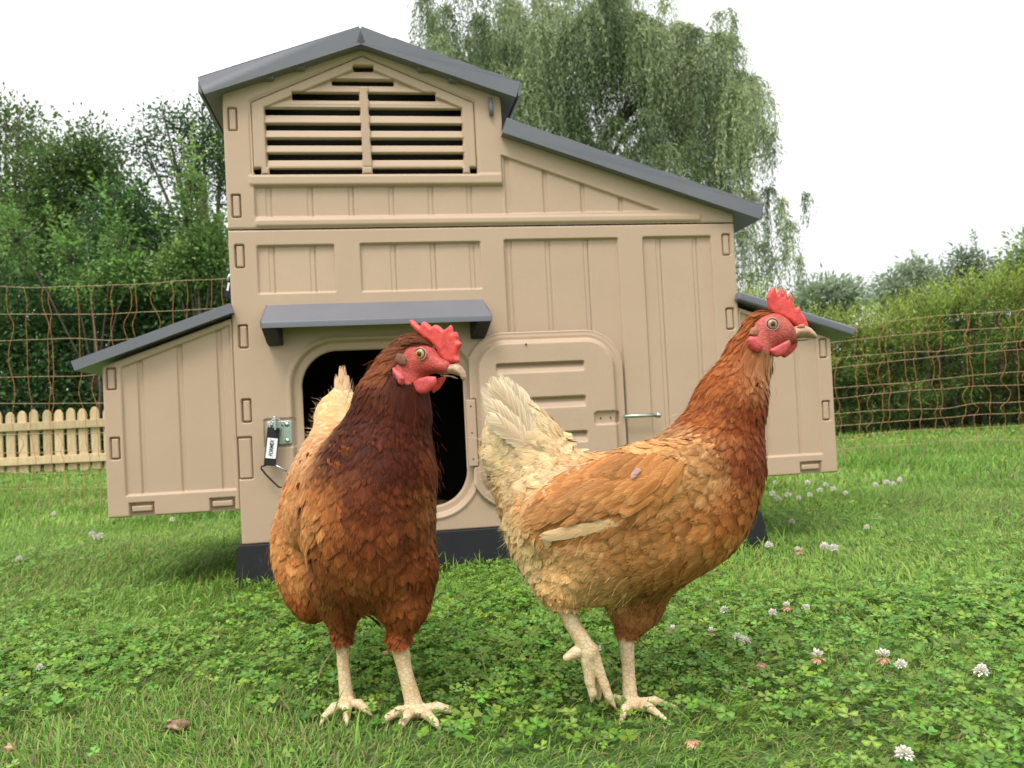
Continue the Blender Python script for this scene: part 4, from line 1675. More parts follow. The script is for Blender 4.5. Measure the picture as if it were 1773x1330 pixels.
def feathers(F, P, D, L, W, c, ctip, lift, rng, hug=1., fold=.22, rim=1., wprof=PROF_W, h0=.0012, nrm0=None):
    """returns verts, faces, colours, uv; one quill per row of P"""
    n = len(P)
    nv, nu = len(PROF_T), len(PROF_U)
    p = P.copy()
    d = D.copy()
    V = np.zeros((n, nv, nu, 3))
    for k in range(nv):
        N = F.nrm(p) if nrm0 is None else nrm0
        h = h0 + lift * PROF_T[k] ** 1.3
        if nrm0 is None:
            s_ = F.sd(p)
            p = p + N * (np.clip(h - s_, -.006, .006) * hug)[:, None]
            d = d - N * (d * N).sum(1)[:, None] * hug
        d /= np.linalg.norm(d, axis=1)[:, None] + 1e-9
        S = np.cross(N, d)
        S /= np.linalg.norm(S, axis=1)[:, None] + 1e-9
        w = W * wprof[k] * rng.uniform(.93, 1.07, n)
        for j, u in enumerate(PROF_U):
            V[:, k, j] = p + S * (u * w * .5)[:, None] - N * (fold * u * u * w * .5)[:, None] - d * (abs(u) * W * .10)[:, None]
        if k < nv - 1: p = p + d * (L * (PROF_T[k + 1] - PROF_T[k]))[:, None]
    b = (np.arange(n) * nv * nu)[:, None]
    q = np.concatenate([b + np.array([k * nu + j, k * nu + j + 1, (k + 1) * nu + j + 1, (k + 1) * nu + j]) for k in range(nv - 1) for j in range(nu - 1)])
    e = np.maximum(np.abs(PROF_U)[None, :] ** 2.5 * .85, np.clip((PROF_T[:, None] - .62) / .38, 0, 1)) * rim
    shaft = ((np.abs(PROF_U)[None, :] < .1) * (PROF_T[:, None] < .95))[None] * (rng.random(n) ** 2)[:, None, None] * .8
    e = np.clip(e[None] + shaft, 0, 1)[..., None]
    br = (rng.uniform(.84, 1.15, n) * np.where(rng.random(n) < .08, .74, 1.))[:, None, None, None]
    mxx = (rng.random(n) ** 1.6 * .5)[:, None]
    c = c * (1 - mxx) + ctip * mxx
    C = (c[:, None, None, :] * (1 - e) + ctip[:, None, None, :] * e) * br
    UV = np.stack(np.broadcast_arrays((PROF_U[None, :] + 1) / 2, PROF_T[:, None]), -1)
    UV = np.broadcast_to(UV, (n, nv, nu, 2))
    return V.reshape(-1, 3), q, C.reshape(-1, 3), UV.reshape(-1, 2)


def fmerge(L):
    V, Q, C, U, n = [], [], [], [], 0
    for v, q, c, u in L:
        V.append(v)
        Q.append(q + n)
        C.append(c)
        U.append(u)
        n += len(v)
    return np.concatenate(V), [np.concatenate(Q)], np.concatenate(C), np.concatenate(U)


def quills(roots, tips, W, normals, c, ctip, rng, bend=.15):
    """free big feathers (tail)"""
    out = []
    nv, nu = len(PROF_T), len(PROF_U)
    for r, t, w, N, c0, c1 in zip(roots, tips, W, normals, c, ctip):
        r, t, N = map(np.asarray, (r, t, N))
        d = t - r
        L = np.linalg.norm(d)
        d = d / L
        N = N - d * (N @ d)
        N = N / np.linalg.norm(N)
        S = np.cross(N, d)
        V = np.zeros((nv, nu, 3))
        for k in range(nv):
            p = r + d * L * PROF_T[k] + S * bend * L * (PROF_T[k] ** 2 - PROF_T[k]) + N * .02 * L * math.sin(PROF_T[k] * 3)
            ww = w * (.35 + .65 * min(1, PROF_T[k] * 2.2)) * (1. if k < nv - 2 else (.86 if k == nv - 2 else .45)) * rng.uniform(.93, 1.07)
            for j, u in enumerate(PROF_U):
                V[k, j] = p + S * u * ww * .5 - N * .12 * u * u * ww - d * abs(u) ** 2 * w * .16
        q = np.array([[k * nu + j, k * nu + j + 1, (k + 1) * nu + j + 1, (k + 1) * nu + j] for k in range(nv - 1) for j in range(nu - 1)])
        e = np.clip(np.abs(PROF_U)[None, :] ** 2 * .8 + np.clip(PROF_T[:, None] - .7, 0, 1) * 2, 0, 1)[..., None]
        C = np.array(c0) * (1 - e) + np.array(c1) * e
        UV = np.stack(np.broadcast_arrays((PROF_U[None, :] + 1) / 2, PROF_T[:, None]), -1)
        out.append((V.reshape(-1, 3), q, C.reshape(-1, 3), UV.reshape(-1, 2)))
    return out


def strands(P, D, L, w, c, rng, wav=.3):
    n = len(P)
    side = np.cross(D, rng.normal(0, 1, (n, 3)))
    side /= np.linalg.norm(side, axis=1)[:, None] + 1e-9
    crv = np.cross(D, side)
    V = []
    for k, t in enumerate((0, .35, .7, 1.)):
        p = P + D * (L * t)[:, None] + crv * (L * wav * t * t * rng.normal(0, .5, n))[:, None]
        if k < 3: V += [p - side * w * (1 - t * .6) * .5, p + side * w * (1 - t * .6) * .5]
        else: V.append(p)
    V = np.stack(V, 1)
    b = (np.arange(n) * 7)[:, None]
    q = np.concatenate([b + np.array(x) for x in ((0, 1, 3, 2), (2, 3, 5, 4))])
    t = b + np.array([4, 5, 6])
    return V.reshape(-1, 3), [q, t], np.repeat(c, 7, 0)


def inflated(name, poly3, q, hd, T, edge, mat, parent, cell=.0006, off=0.):
    """a fleshy plate: outline poly3 (world points on the plane through q holding hd and z), thickest T inside"""
    hd = np.array(hd, float)
    n = np.array([hd[1], -hd[0], 0])            # faces the camera side
    P2 = np.array([((p - q) @ hd, p[2] - q[2]) for p in poly3])
    # round the corners a little
    a0, a1 = P2.min(0) - 2 * cell, P2.max(0) + 2 * cell
    nu, nv = (np.ceil((a1 - a0) / cell)).astype(int) + 1
    U, V = np.meshgrid(a0[0] + cell * np.arange(nu), a0[1] + cell * np.arange(nv), indexing='ij')
    s = poly_sd(U, V, P2)
    for _ in range(3):
        s[1:-1, 1:-1] = (s[1:-1, 1:-1] * 2 + s[:-2, 1:-1] + s[2:, 1:-1] + s[1:-1, :-2] + s[1:-1, 2:]) / 6
    gu, gv = np.gradient(s, cell)
    gl = np.maximum(gu * gu + gv * gv, .3)
    near = np.abs(s) < cell * .75
    U2, V2 = np.where(near, U - s * gu / gl, U), np.where(near, V - s * gv / gl, V)
    dd = np.where(near, 0, np.maximum(-s, 0))
    th = T * np.sqrt(np.maximum(1 - (1 - np.minimum(dd / edge, 1)) ** 2, 0))
    cen = (s[:-1, :-1] + s[1:, :-1] + s[:-1, 1:] + s[1:, 1:]) / 4
    idx = np.arange(nu * nv).reshape(nu, nv)
    k = cen < 0
    f = np.stack([idx[:-1, :-1][k], idx[1:, :-1][k], idx[1:, 1:][k], idx[:-1, 1:][k]], 1)
    base = q + hd * U2.ravel()[:, None] + np.array([0, 0, 1.]) * V2.ravel()[:, None] + n * off
    front = base + n * th.ravel()[:, None]
    back = base - n * th.ravel()[:, None]
    bk = np.arange(nu * nv) + nu * nv
    bk = np.where(dd.ravel() == 0, np.arange(nu * nv), bk)
    allv = np.concatenate([front, back])
    f2 = bk[f][:, ::-1]
    F = np.concatenate([f, f2])
    used = np.unique(F)
    mp = -np.ones(len(allv), int)
    mp[used] = np.arange(len(used))
    o = build(name, allv[used] - np.array(parent.location), mp[F], mat, parent, True)
    return o


def leg_mat():
    m, t, b = material('scaly_leg')
    tc = nd(t, 'ShaderNodeTexCoord')
    mp = nd(t, 'ShaderNodeMapping')
    mp.inputs['Scale'].default_value = (1, 1, 1.35)
    t.links.new(tc.outputs['Object'], mp.inputs[0])
    v = nd(t, 'ShaderNodeTexVoronoi', feature='DISTANCE_TO_EDGE', Scale=165.)
    t.links.new(mp.outputs[0], v.inputs['Vector'])
    n = nd(t, 'ShaderNodeTexNoise', Scale=70., Detail=5.)
    t.links.new(tc.outputs['Object'], n.inputs['Vector'])
    r = nd(t, 'ShaderNodeValToRGB')
    r.color_ramp.elements[0].position, r.color_ramp.elements[1].position = .005, .10
    r.color_ramp.elements[0].color = (.44, .31, .18, 1)
    r.color_ramp.elements[1].color = (.66, .52, .315, 1)
    t.links.new(v.outputs['Distance'], r.inputs[0])
    r2 = nd(t, 'ShaderNodeValToRGB')
    r2.color_ramp.elements[0].position, r2.color_ramp.elements[1].position = .45, .75
    r2.color_ramp.elements[0].color = (1, 1, 1, 1)
    r2.color_ramp.elements[1].color = (.84, .66, .50, 1)
    t.links.new(n.outputs[0], r2.inputs[0])
    mu = nd(t, 'ShaderNodeMixRGB', blend_type='MULTIPLY')
    mu.inputs[0].default_value = .9
    t.links.new(r.outputs[0], mu.inputs[1])
    t.links.new(r2.outputs[0], mu.inputs[2])
    t.links.new(mu.outputs[0], b.inputs['Base Color'])
    b.inputs['Roughness'].default_value = .45
    bp = nd(t, 'ShaderNodeBump', Strength=.2, Distance=.0008)
    mn = nd(t, 'ShaderNodeMath', operation='MINIMUM')
    mn.inputs[1].default_value = .12
    t.links.new(v.outputs['Distance'], mn.inputs[0])
    t.links.new(mn.outputs[0], bp.inputs['Height'])
    t.links.new(bp.outputs[0], b.inputs['Normal'])
    return m


M['leg'] = leg_mat()
M['iris_brown'] = simple('brown_iris', (.36, .19, .10), .2, .25, 700., .5)
FL_K = .80      # plumage albedo from sampled shades


def hen(name, base, label, F, LEGS, guides, face_px, cfg, seed):
    """guides rows: pos, dir, length, width, colour, tip colour, fluff"""
    rng = np.random.default_rng(seed)
    o = empty('hen', base)
    tag(o, label, 'hen', 'brown hens on the lawn')
    B = np.array(o.location)
    F.done()
    V, Q = F.mesh()
    N = F.nrm(V)
    gp = np.array([g_[0] for g_ in guides])
    gd = np.array([np.array(g_[1]) / np.linalg.norm(g_[1]) for g_ in guides])
    gs = np.array([[g_[2], g_[3], g_[6]] for g_ in guides])
    gc = np.array([g_[4] for g_ in guides])
    gt = np.array([g_[5] for g_ in guides])
    wy = cfg.get('wy', .2)

    def field(P, power=4.):
        d2 = ((P[:, None, :] - gp[None]) ** 2 * np.array([1, wy, 1])).sum(-1)
        w = 1 / (d2 + 1e-5) ** (power / 2)
        w /= w.sum(1)[:, None]
        return w @ gd, w @ gs, w @ gc, w @ gt

    D, Sx, Cc, Ct = field(V)
    # where is skin
    rel = V - CAMP
    zc = rel @ fw
    PX = IW / 2 + FPX * (rel @ rt) / zc
    PY = IH / 2 + SHIFT_PX - FPX * (rel @ up) / zc
    face = poly_sd(PX, PY, np.array(face_px)) < 0
    face &= V[:, 2] > cfg['head_z']
    leg = np.zeros(len(V), bool)
    for a, b, ra, rb in LEGS:
        a, b = np.array(a), np.array(b)
        e = b - a
        t = np.clip(((V - a) @ e) / (e @ e), 0, 1)
        dd = np.linalg.norm(V - a - t[:, None] * e, axis=1) - (ra + (rb - ra) * t)
        leg |= (dd < .0035)
    leg &= V[:, 2] < cfg['hock_z'](V) + .0035 * np.sin(V[:, 0] * 900.) + .002 * np.sin(V[:, 1] * 1700.)
    skin = face | leg
    col = Cc * .55
    vari = .8 + .4 * rng.random((len(V), 1))
    col = np.where(face[:, None], np.array(cfg['face_col']) * vari, col)
    body = build('body', V - B, Q, M['skin'], o, True, col)
    body.data.materials.append(M['leg'])
    lf = leg[Q].sum(1) >= 2
    body.data.polygons.foreach_set('material_index', lf.astype(np.int32))
    # plumage: one quill per cell of a jittered lattice, cell size follows the width
    Vs = V - D / np.linalg.norm(D, axis=1)[:, None] * (Sx[:, 0] * .50)[:, None]
    rs = Vs - CAMP
    zs = rs @ fw
    fs = poly_sd(IW / 2 + FPX * (rs @ rt) / zs, IH / 2 + SHIFT_PX - FPX * (rs @ up) / zs, np.array(face_px)) < 3
    ok = np.where(~skin & ~(fs & (V[:, 2] > cfg['head_z'] - .03) & ~(V[:, 2] < cfg['head_z'] - .02)))[0]
    ok = rng.permutation(ok)
    W = Sx[ok, 1]
    lev = np.clip(np.round(np.log(W / .004) / math.log(1.3)), 0, 10)
    cell = .004 * 1.3 ** lev * cfg.get('space', .52)
    key = np.floor(V[ok] / cell[:, None] + rng.random(3)).astype(int)
    key = np.concatenate([key, lev[:, None].astype(int)], 1)
    _, first = np.unique(key, axis=0, return_index=True)
    S = ok[first]
    n = len(S)
    d = D[S] + rng.normal(0, .13, (n, 3)) * (1 + Sx[S, 2:3] * 1.2)
    L, W, fl = Sx[S, 0] * 1.45 * rng.uniform(.8, 1.2, n), Sx[S, 1] * 1.22 * rng.uniform(.8, 1.2, n), Sx[S, 2]
    nz = np.sin(V[S] @ np.array([31., 17., 23.])) * .5 + np.sin(V[S] @ np.array([-47., 60., 39.]) + 1) * .5
    tone = (1 + .13 * nz)[:, None]
    fv, q, c, u = feathers(F, V[S] - d * (L * .40)[:, None] / np.linalg.norm(d, axis=1)[:, None], d, L, W, Cc[S] * tone, Ct[S] * tone, .0022 + .006 * fl + rng.random(n) * .0022, rng, 1., .15, .42)
    parts = [(fv, q, c, u)]
    v, f, c, u = fmerge(parts)
    build('plumage', v - B, f, M['feather'], o, True, c, u)
    # loose down between and beyond the quills
    k = rng.choice(S, cfg.get('down', 9000), replace=True)
    w = rng.random(len(k)) < .10 + Sx[k, 2]
    k = k[w]
    dn = D[k] * 1.0 + N[k] * (.10 + .35 * Sx[k, 2:3]) + rng.normal(0, .22, (len(k), 3))
    dn /= np.linalg.norm(dn, axis=1)[:, None]
    sv, sf, sc = strands(V[k] + N[k] * .003 + rng.normal(0, .003, (len(k), 3)), dn, Sx[k, 0] * rng.uniform(.30, .62, len(k)), .00042, Ct[k] * rng.uniform(.7, 1.15, (len(k), 1)), rng)
    build('down', sv - B, sf, M['down'], o, True, sc)
    o_ = dict(o=o, B=B, F=F, field=field, rng=rng)
    return o_


def eye(H, px, py, r, nrm_mix, iris):
    p = H['F'].hit(px, py)
    n = H['F'].nrm(p[None])[0] * (1 - nrm_mix[0]) + np.array(nrm_mix[1]) * nrm_mix[0]
    n /= np.linalg.norm(n)
    a = np.cross(n, [0, 0, 1.])
    a /= np.linalg.norm(a)
    b = np.cross(a, n)

    def dome(rad, hgt, z0, k=10):
        m = MB()
        Vv = []
        for i in range(k + 1):
            t = i / k * math.pi / 2
            for j in range(24):
                th = j / 24 * 2 * math.pi
                Vv.append(p - H['B'] + n * (z0 + hgt * math.cos(t)) + (a * math.cos(th) + b * math.sin(th)) * rad * math.sin(t))
        q_ = [(i * 24 + j, (i + 1) * 24 + j, (i + 1) * 24 + (j + 1) % 24, i * 24 + (j + 1) % 24) for i in range(k) for j in range(24)]
        return m.add(Vv, q_)
    e = dome(r, r * .55, -.0004).make('eye', iris, H['o'], True)
    dome(r * .44, r * .12, r * .47).make('pupil', M['pupil'], e, True)
    th = np.linspace(0, 2 * math.pi, 33)
    ring = p - H['B'] + n * .0005 + (np.cos(th)[:, None] * a * 1.08 + np.sin(th)[:, None] * b) * r * 1.08
    MB().tube(ring, r * .15, 8, False).make('eyelid', simple('eyelid_skin', cfgv['lid'], .5, .15, 300.), e, True)
    ring2 = p - H['B'] + n * .0010 + (np.cos(th)[:, None] * a + np.sin(th)[:, None] * b) * r * .92
    MB().tube(ring2, r * .10, 6, False).make('eye_rim', M['pupil'], e, True)


cfgv = dict(lid=(.42, .20, .16))


def C3(r_, g_, b_, k=FL_K):
    c = lin(r_, g_, b_, k)
    return np.maximum(c + (c - c.mean()) * .07, .002)


# ================================================= hen in profile, walking to the right
YR = .955
SR = YR / FPX


def R(px, py, dy=0.): return at(px, py, YR + dy)


def RD(dx, dy, dY=0.): return np.array([dx, dY, -dy])


F = Field((-.20, YR - .12, -.012), (.32, YR + .12, .47), .0021)
I3 = np.eye(3)


def rotax(px, py):
    a = np.array([px, 0, -py], float)
    a /= np.linalg.norm(a)
    b = np.array([0, 1., 0])
    return np.array([a, b, np.cross(a, b)])


F.ell(R(1084, 908), rotax(-1, .14), (.113, .071, .079), .02)
F.ell(R(1221, 846), rotax(-.15, 1), (.068, .060, .053), .04)
F.ell(R(985, 925), rotax(.7, 1), (.062, .060, .050), .04)
F.ell(R(940, 893), rotax(.35, 1), (.038, .038, .022), .03)
F.cone(R(1240, 785), R(1265, 697), .044, .0315, .04)
F.cone(R(1265, 697), R(1298, 617), .0315, .0195, .02)
F.cone(R(1298, 617), R(1320, 578), .0195, .0165, .016)
F.ell(R(1333, 572), rotax(1, .12), (.026, .0160, .0195), .010)
F.cone(R(1348, 579), R(1376, 584), .0115, .0055, .010)
F.cone(R(958, 848), R(912, 772), .041, .029, .03, ((0, 1, 0), 1.25))
F.cone(R(910, 768), R(886, 716), .027, .014, .03, ((0, 1, 0), 1.8))
F.cone(R(914, 838), R(886, 775), .027, .021, .03, ((0, 1, 0), 1.3))
for sg in (-1, 1):
    F.ell(R(1070, 858, .058 * sg), rotax(-1, .36), (.100, .022, .042), .018)
# legs
st = [(R(1110, 990, .022), R(1100, 1045, .02), .042, .0235), (R(1100, 1045, .02), R(1087, 1090, .015), .0225, .0078)]
for a, b, ra, rb in st: F.cone(a, b, ra, rb, .02)
li_ = [(R(1005, 975, -.025), R(974, 1008, -.033), .040, .018), (R(974, 1008, -.033), R(968, 1028, -.035), .018, .010)]
for a, b, ra, rb in li_: F.cone(a, b, ra, rb, .02)
gz = lambda p, z: np.array([p[0], p[1], z])
foot = gz(R(1092, 1222, .0), .006)
LEGS = [(R(1084, 1098, .014), R(1088, 1160, .008), .0092, .0070), (R(1088, 1160, .008), foot, .0070, .0090)]
for dx, dy_, l in ((.052, -.006, 1), (.034, -.046, 1), (-.018, -.048, 1), (-.030, .022, .8)):
    k1 = foot + np.array([dx * .5, dy_ * .5, .004])
    k2 = foot + np.array([dx, dy_, -.004])
    LEGS += [(foot, k1, .0072, .0050), (k1, k2, .0050, .0018)]
lf_ = R(1020, 1128, -.035)
LEGS += [(R(966, 1030, -.035), R(990, 1080, -.035), .0098, .0080), (R(990, 1080, -.035), lf_, .0080, .0098)]
for pts, rr in (((R(1016, 1142, -.037), R(1021, 1180, -.037), R(1026, 1200, -.037), R(1024, 1217, -.037)), (.0066, .0052, .0046, .0014)),
                ((R(1030, 1142, -.035), R(1046, 1185, -.036), R(1054, 1206, -.036), R(1067, 1228, -.036)), (.0068, .0052, .0046, .0014)),
                ((R(1022, 1140, -.026), R(1034, 1190, -.014), R(1036, 1210, -.012)), (.0070, .0058, .003)),
                ((R(1012, 1124, -.035), R(996, 1130, -.038), R(981, 1139, -.04)), (.0070, .0060, .0045))):
    LEGS.append((lf_, pts[0], .0095, rr[0]))
    for i in range(len(pts) - 1): LEGS.append((pts[i], pts[i + 1], rr[i], rr[i + 1]))
for a, b, ra, rb in LEGS: F.cone(a, b, ra, rb, .0022)

nk, nkt = C3(128, 58, 27), C3(196, 118, 66)
nd_, ndt = C3(102, 42, 20), C3(158, 82, 44)
br, brt = C3(158, 84, 42), C3(200, 130, 80)
gd_, gdt = C3(200, 134, 78), C3(236, 190, 136)
wg, wgt = C3(178, 104, 52), C3(226, 168, 112)
be, bet = C3(218, 162, 102), C3(240, 200, 146)
cr, crt = C3(242, 208, 156), C3(250, 230, 192)
fb, fbt = C3(238, 200, 138), C3(246, 222, 176)
GR = [(R(1318, 556), RD(-.75, .5), .016, .0045, nk, nkt, .0), (R(1290, 585), RD(-.55, .85), .022, .0055, nk, nkt, .05), (R(1255, 640), RD(-.5, .87), .030, .0065, nk, nkt, .1),
      (R(1310, 640), RD(-.2, 1), .024, .0065, C3(150, 90, 56), C3(190, 138, 98), .2), (R(1335, 625), RD(-.1, 1), .016, .0065, C3(190, 140, 100), C3(220, 180, 140), .3),
      (R(1325, 700), RD(-.1, 1), .024, .0085, nd_, ndt, .1), (R(1275, 700), RD(-.35, .95), .032, .0075, nd_, ndt, .1), (R(1225, 705), RD(-.6, .8), .034, .0075, nk, nkt, .1),
      (R(1195, 745), RD(-.8, .6), .036, .0095, nk, gdt, .1), (R(1270, 775), RD(-.45, .9), .032, .011, nd_, ndt, .1), (R(1322, 780), RD(-.25, 1), .026, .013, nd_, ndt, .05),
      (R(1300, 850), RD(-.4, .9), .027, .017, br, brt, .05), (R(1255, 850), RD(-.55, .8), .030, .018, br, brt, .05), (R(1275, 920), RD(-.65, .75), .030, .019, C3(176, 100, 52), C3(222, 160, 104), .1),
      (R(1215, 990), RD(-.9, .4), .034, .019, C3(170, 100, 54), C3(206, 146, 92), .2), (R(1190, 905), RD(-.75, .6), .034, .019, C3(186, 116, 62), C3(224, 168, 112), .1),
      (R(1215, 800), RD(-.75, .6), .032, .016, gd_, gdt, .15), (R(1150, 770), RD(-.95, .3), .034, .015, gd_, gdt, .1), (R(1070, 775), RD(-1, .2), .036, .015, C3(206, 146, 90), gdt, .1),
      (R(1000, 785), RD(-.97, .2), .036, .014, C3(222, 172, 118), crt, .2), (R(1130, 830), RD(-.85, .5), .038, .018, wg, wgt, .05), (R(1040, 840), RD(-.85, .55), .042, .019, wg, wgt, .05),
      (R(965, 880), RD(-.8, .6), .040, .018, C3(166, 92, 44), wgt, .05), (R(1110, 940), RD(-.9, .35), .036, .019, C3(190, 124, 68), C3(220, 166, 110), .2),
      (R(1060, 1010), RD(-.85, .45), .036, .017, be, bet, .5), (R(1150, 1020), RD(-.9, .4), .034, .016, C3(150, 90, 50), C3(190, 136, 88), .35),
      (R(1100, 1040, .02), RD(-.15, 1), .018, .0085, C3(172, 112, 66), C3(196, 142, 94), .15), (R(1085, 1085, .015), RD(.05, 1), .008, .004, C3(156, 92, 52), C3(176, 116, 70), .1),
      (R(980, 985), RD(-.6, .7), .030, .016, be, bet, .5), (R(970, 1030, -.035), RD(-.1, 1), .010, .006, be, bet, .2), (R(915, 960), RD(-.4, .85), .028, .014, fb, fbt, .8), (R(892, 905), RD(-.55, .8), .026, .013, fb, fbt, .8),
      (R(935, 860), RD(-.7, .65), .036, .017, C3(182, 116, 66), gdt, .2), (R(880, 840), RD(-.7, .6), .034, .017, C3(196, 132, 78), fbt, .3), (R(950, 800), RD(-.85, .35), .036, .016, C3(232, 192, 140), crt, .35),
      (R(965, 775), RD(-.8, -.1), .034, .015, cr, crt, .16), (R(925, 735), RD(-.6, -.75), .042, .016, cr, crt, .14), (R(880, 740), RD(-.6, -.45), .044, .018, cr, crt, .16), (R(865, 800), RD(-.85, .2), .034, .017, fb, crt, .45),
      (R(880, 690), RD(-.4, -.9), .040, .016, cr, crt, .12)]
fpx = lambda L: [(1100 + a / 4.4325, 450 + b / 4.4325) for a, b in L]
FACE_R = fpx([(880, 560), (930, 470), (1000, 410), (1090, 395), (1180, 420), (1260, 450), (1340, 470), (1420, 600), (1300, 700), (1120, 720), (1000, 715), (960, 690), (900, 670), (865, 620)])
hockR = lambda V: np.where(V[:, 0] < R(1045, 1100)[0], R(968, 1032)[2] + .002, R(1090, 1098)[2])
HR = hen('hen', gz(R(1090, 1225), 0), 'golden brown hen in profile striding right with one foot lifted and cream tail', F, LEGS, GR, FACE_R,
         dict(head_z=.33, hock_z=hockR, face_col=(.42, .085, .065), wy=.10, down=12000), 71)
rng = HR['rng']
# wing: rows of coverts, then long secondaries, then a pale primary along the lower edge
wparts = []


def wing_row(pts, dr, L, W, c, ct, lift, h0, jit=.05):
    P = np.array([F.hit(x, y) for x, y in pts])
    D = np.repeat(np.array([dr], float), len(P), 0) + rng.normal(0, jit, (len(P), 3))
    D /= np.linalg.norm(D, axis=1)[:, None]
    n = len(P)
    return feathers(F, P, D, L * rng.uniform(.92, 1.08, n), W * rng.uniform(.92, 1.08, n), np.repeat(c[None], n, 0), np.repeat(ct[None], n, 0), np.full(n, lift), rng, 1., .14, .8, np.array([.5, .8, 1., 1., .95, .75, .35]), h0)


pk, pkt = C3(236, 194, 146), C3(248, 222, 184)

WPOLY = [(1180, 800), (1110, 786), (1020, 800), (975, 842), (950, 872), (1000, 884), (1090, 872), (1140, 850), (1175, 826)]
cand = []
for iy in range(14):
    for ix in range(26):
        cand.append((935 + ix * 11 + rng.uniform(-3, 3), 784 + iy * 8.5 + rng.uniform(-2, 2)))
cand = np.array(cand)
cand = cand[poly_sd(cand[:, 0], cand[:, 1], np.array(WPOLY)) < 0]
wt = (1205 - cand[:, 0]) / 270 + (cand[:, 1] - 800) / 200      # 0 shoulder, 1+ wing tip
cand = cand[np.argsort(-wt)]
for x_, y_ in cand:
    t = np.clip((1205 - x_) / 260, 0, 1)
    lo_ = np.clip((y_ - 790) / 90, 0, 1)
    k_ = t * .6 + lo_ * .4
    c_ = (C3(196, 132, 80) * (1 - k_) + C3(150, 84, 42) * k_) * rng.uniform(.88, 1.10)
    L_ = .030 + .026 * t + .012 * lo_
    # keep the tips on the wing: stop at the lower edge
    wparts.append(wing_row([(x_, y_)], RD(-.62 - .25 * t, .74 - .22 * t), L_ * 1.1, rng.uniform(.010, .014) + .003 * t, c_, C3(214, 152, 96), .002, .003 + .003 * (1 - k_), .07))
for x_, y_, h_, l_ in ((1072, 901, .006, .088), (1046, 906, .0075, .072), (1096, 892, .006, .05)):
    wparts.append(wing_row([(x_, y_)], RD(-.985, .17), l_, .0125, pk, pkt, .001, h_, .008))
for i in range(46):
    t = i / 45
    wparts.append(wing_row([(990 + 150 * t, 862 - 20 * t + rng.uniform(-22, 10))], RD(-.86, .47), (.040 + .014 * (1 - t)) * rng.uniform(.8, 1.15), rng.uniform(.0085, .0125), C3(146 + 34 * t, 80 + 30 * t, 40 + 18 * t) * rng.uniform(.8, 1.15), C3(216, 160, 106), .002, .008 + .001 * rng.random(), .06))
for x_, y_ in ((1106, 814), (1101, 819)):
    wparts.append(wing_row([(x_, y_)], RD(-.6, .8), .009, .005, C3(200, 170, 160), C3(220, 195, 190), .001, .011, .3))
v, f, c, u = fmerge(wparts)
wob = build('wing', v - HR['B'], f, M['feather'], HR['o'], True, c, u)
# tail feathers
roots, tips, W, NN, c0, c1 = [], [], [], [], [], []
for tx, ty, dy in ((836, 664, -.022), (849, 652, -.026), (862, 648, -.020), (876, 652, -.024), (890, 664, -.004), (903, 682, -.008), (838, 690, -.030), (842, 716, -.032), (846, 664, .010), (866, 655, .014), (886, 668, .012), (844, 730, -.018)):
    roots.append(R(922 + rng.uniform(-10, 10), 790 + rng.uniform(-10, 10), dy * .9))
    tips.append(R(tx, ty, dy * 1.3))
    W.append(.024 * rng.uniform(.9, 1.1))
    NN.append((.1 * rng.normal(), -1, .15 * rng.normal()))
    c0.append(C3(234, 204, 170) * rng.uniform(.9, 1.05))
    c1.append(C3(250, 236, 210))
v, f, c, u = fmerge(quills(roots, tips, W, NN, c0, c1, rng))
build('tail_feathers', v - HR['B'], f, M['feather'], HR['o'], True, c, u)
# a bare pale spot with a broken quill on the back
eye(HR, 1337, 561.5, .0062, (.85, (0, -1, .05)), M['iris_brown'])
hdR = (1., 0., 0.)
qR = R(1340, 560)
PP = lambda L, dy=0.: [R(1100 + a / 4.4325, 450 + b / 4.4325, dy) for a, b in L]
inflated('comb', PP([(1005, 292), (1028, 235), (1060, 205), (1074, 213), (1088, 268), (1102, 235), (1116, 207), (1126, 212), (1133, 288), (1146, 228), (1158, 232), (1170, 308), (1186, 262), (1200, 264), (1216, 330), (1228, 376), (1246, 358), (1262, 362), (1274, 402), (1302, 438), (1328, 500), (1322, 530), (1240, 520), (1190, 475), (1130, 440), (1060, 425), (1020, 380), (1012, 330)]), qR, hdR, .0034, .004, M['comb'], HR['o'])
inflated('beak', PP([(1190, 560), (1215, 515), (1250, 500), (1300, 500), (1345, 522), (1378, 556), (1396, 592), (1390, 606), (1350, 602), (1290, 598), (1210, 606), (1170, 600)]), qR, hdR, .0084, .011, M['beak'], HR['o'])
inflated('lower_beak', PP([(1170, 600), (1220, 603), (1300, 604), (1384, 608), (1340, 616), (1260, 624), (1200, 622)]), qR, hdR, .0068, .006, M['beak'], HR['o'])
inflated('wattle', PP([(1022, 690), (1060, 672), (1120, 640), (1180, 612), (1196, 640), (1192, 668), (1160, 712), (1120, 738), (1080, 750), (1045, 728)], -.016), R(1340, 560, -.016), hdR, .0030, .005, M['wattle'], HR['o'])
inflated('wattle', PP([(1180, 630), (1250, 616), (1240, 668), (1205, 712), (1150, 752), (1120, 744), (1130, 690)], .006), R(1340, 560, .006), hdR, .0028, .005, M['comb'], HR['o'])
ear = F.hit(1307, 592) + [0, -.003, 0]
inflated('earlobe', PP([(858, 612), (876, 586), (915, 590), (945, 612), (985, 660), (962, 705), (935, 712), (892, 690), (864, 652)], ear[1] - YR - .003), R(1340, 560, ear[1] - YR - .003), hdR, .0050, .005, M['wattle'], HR['o'])
ear = F.hit(1304, 573)
inflated('ear_tuft', PP([(872, 556), (890, 522), (925, 512), (946, 540), (944, 585), (905, 588), (875, 580)], ear[1] - YR - .003), R(1340, 560, ear[1] - YR - .003), hdR, .0032, .004, simple('ear_down', (.32, .13, .075), .8, .3, 500.), HR['o'])
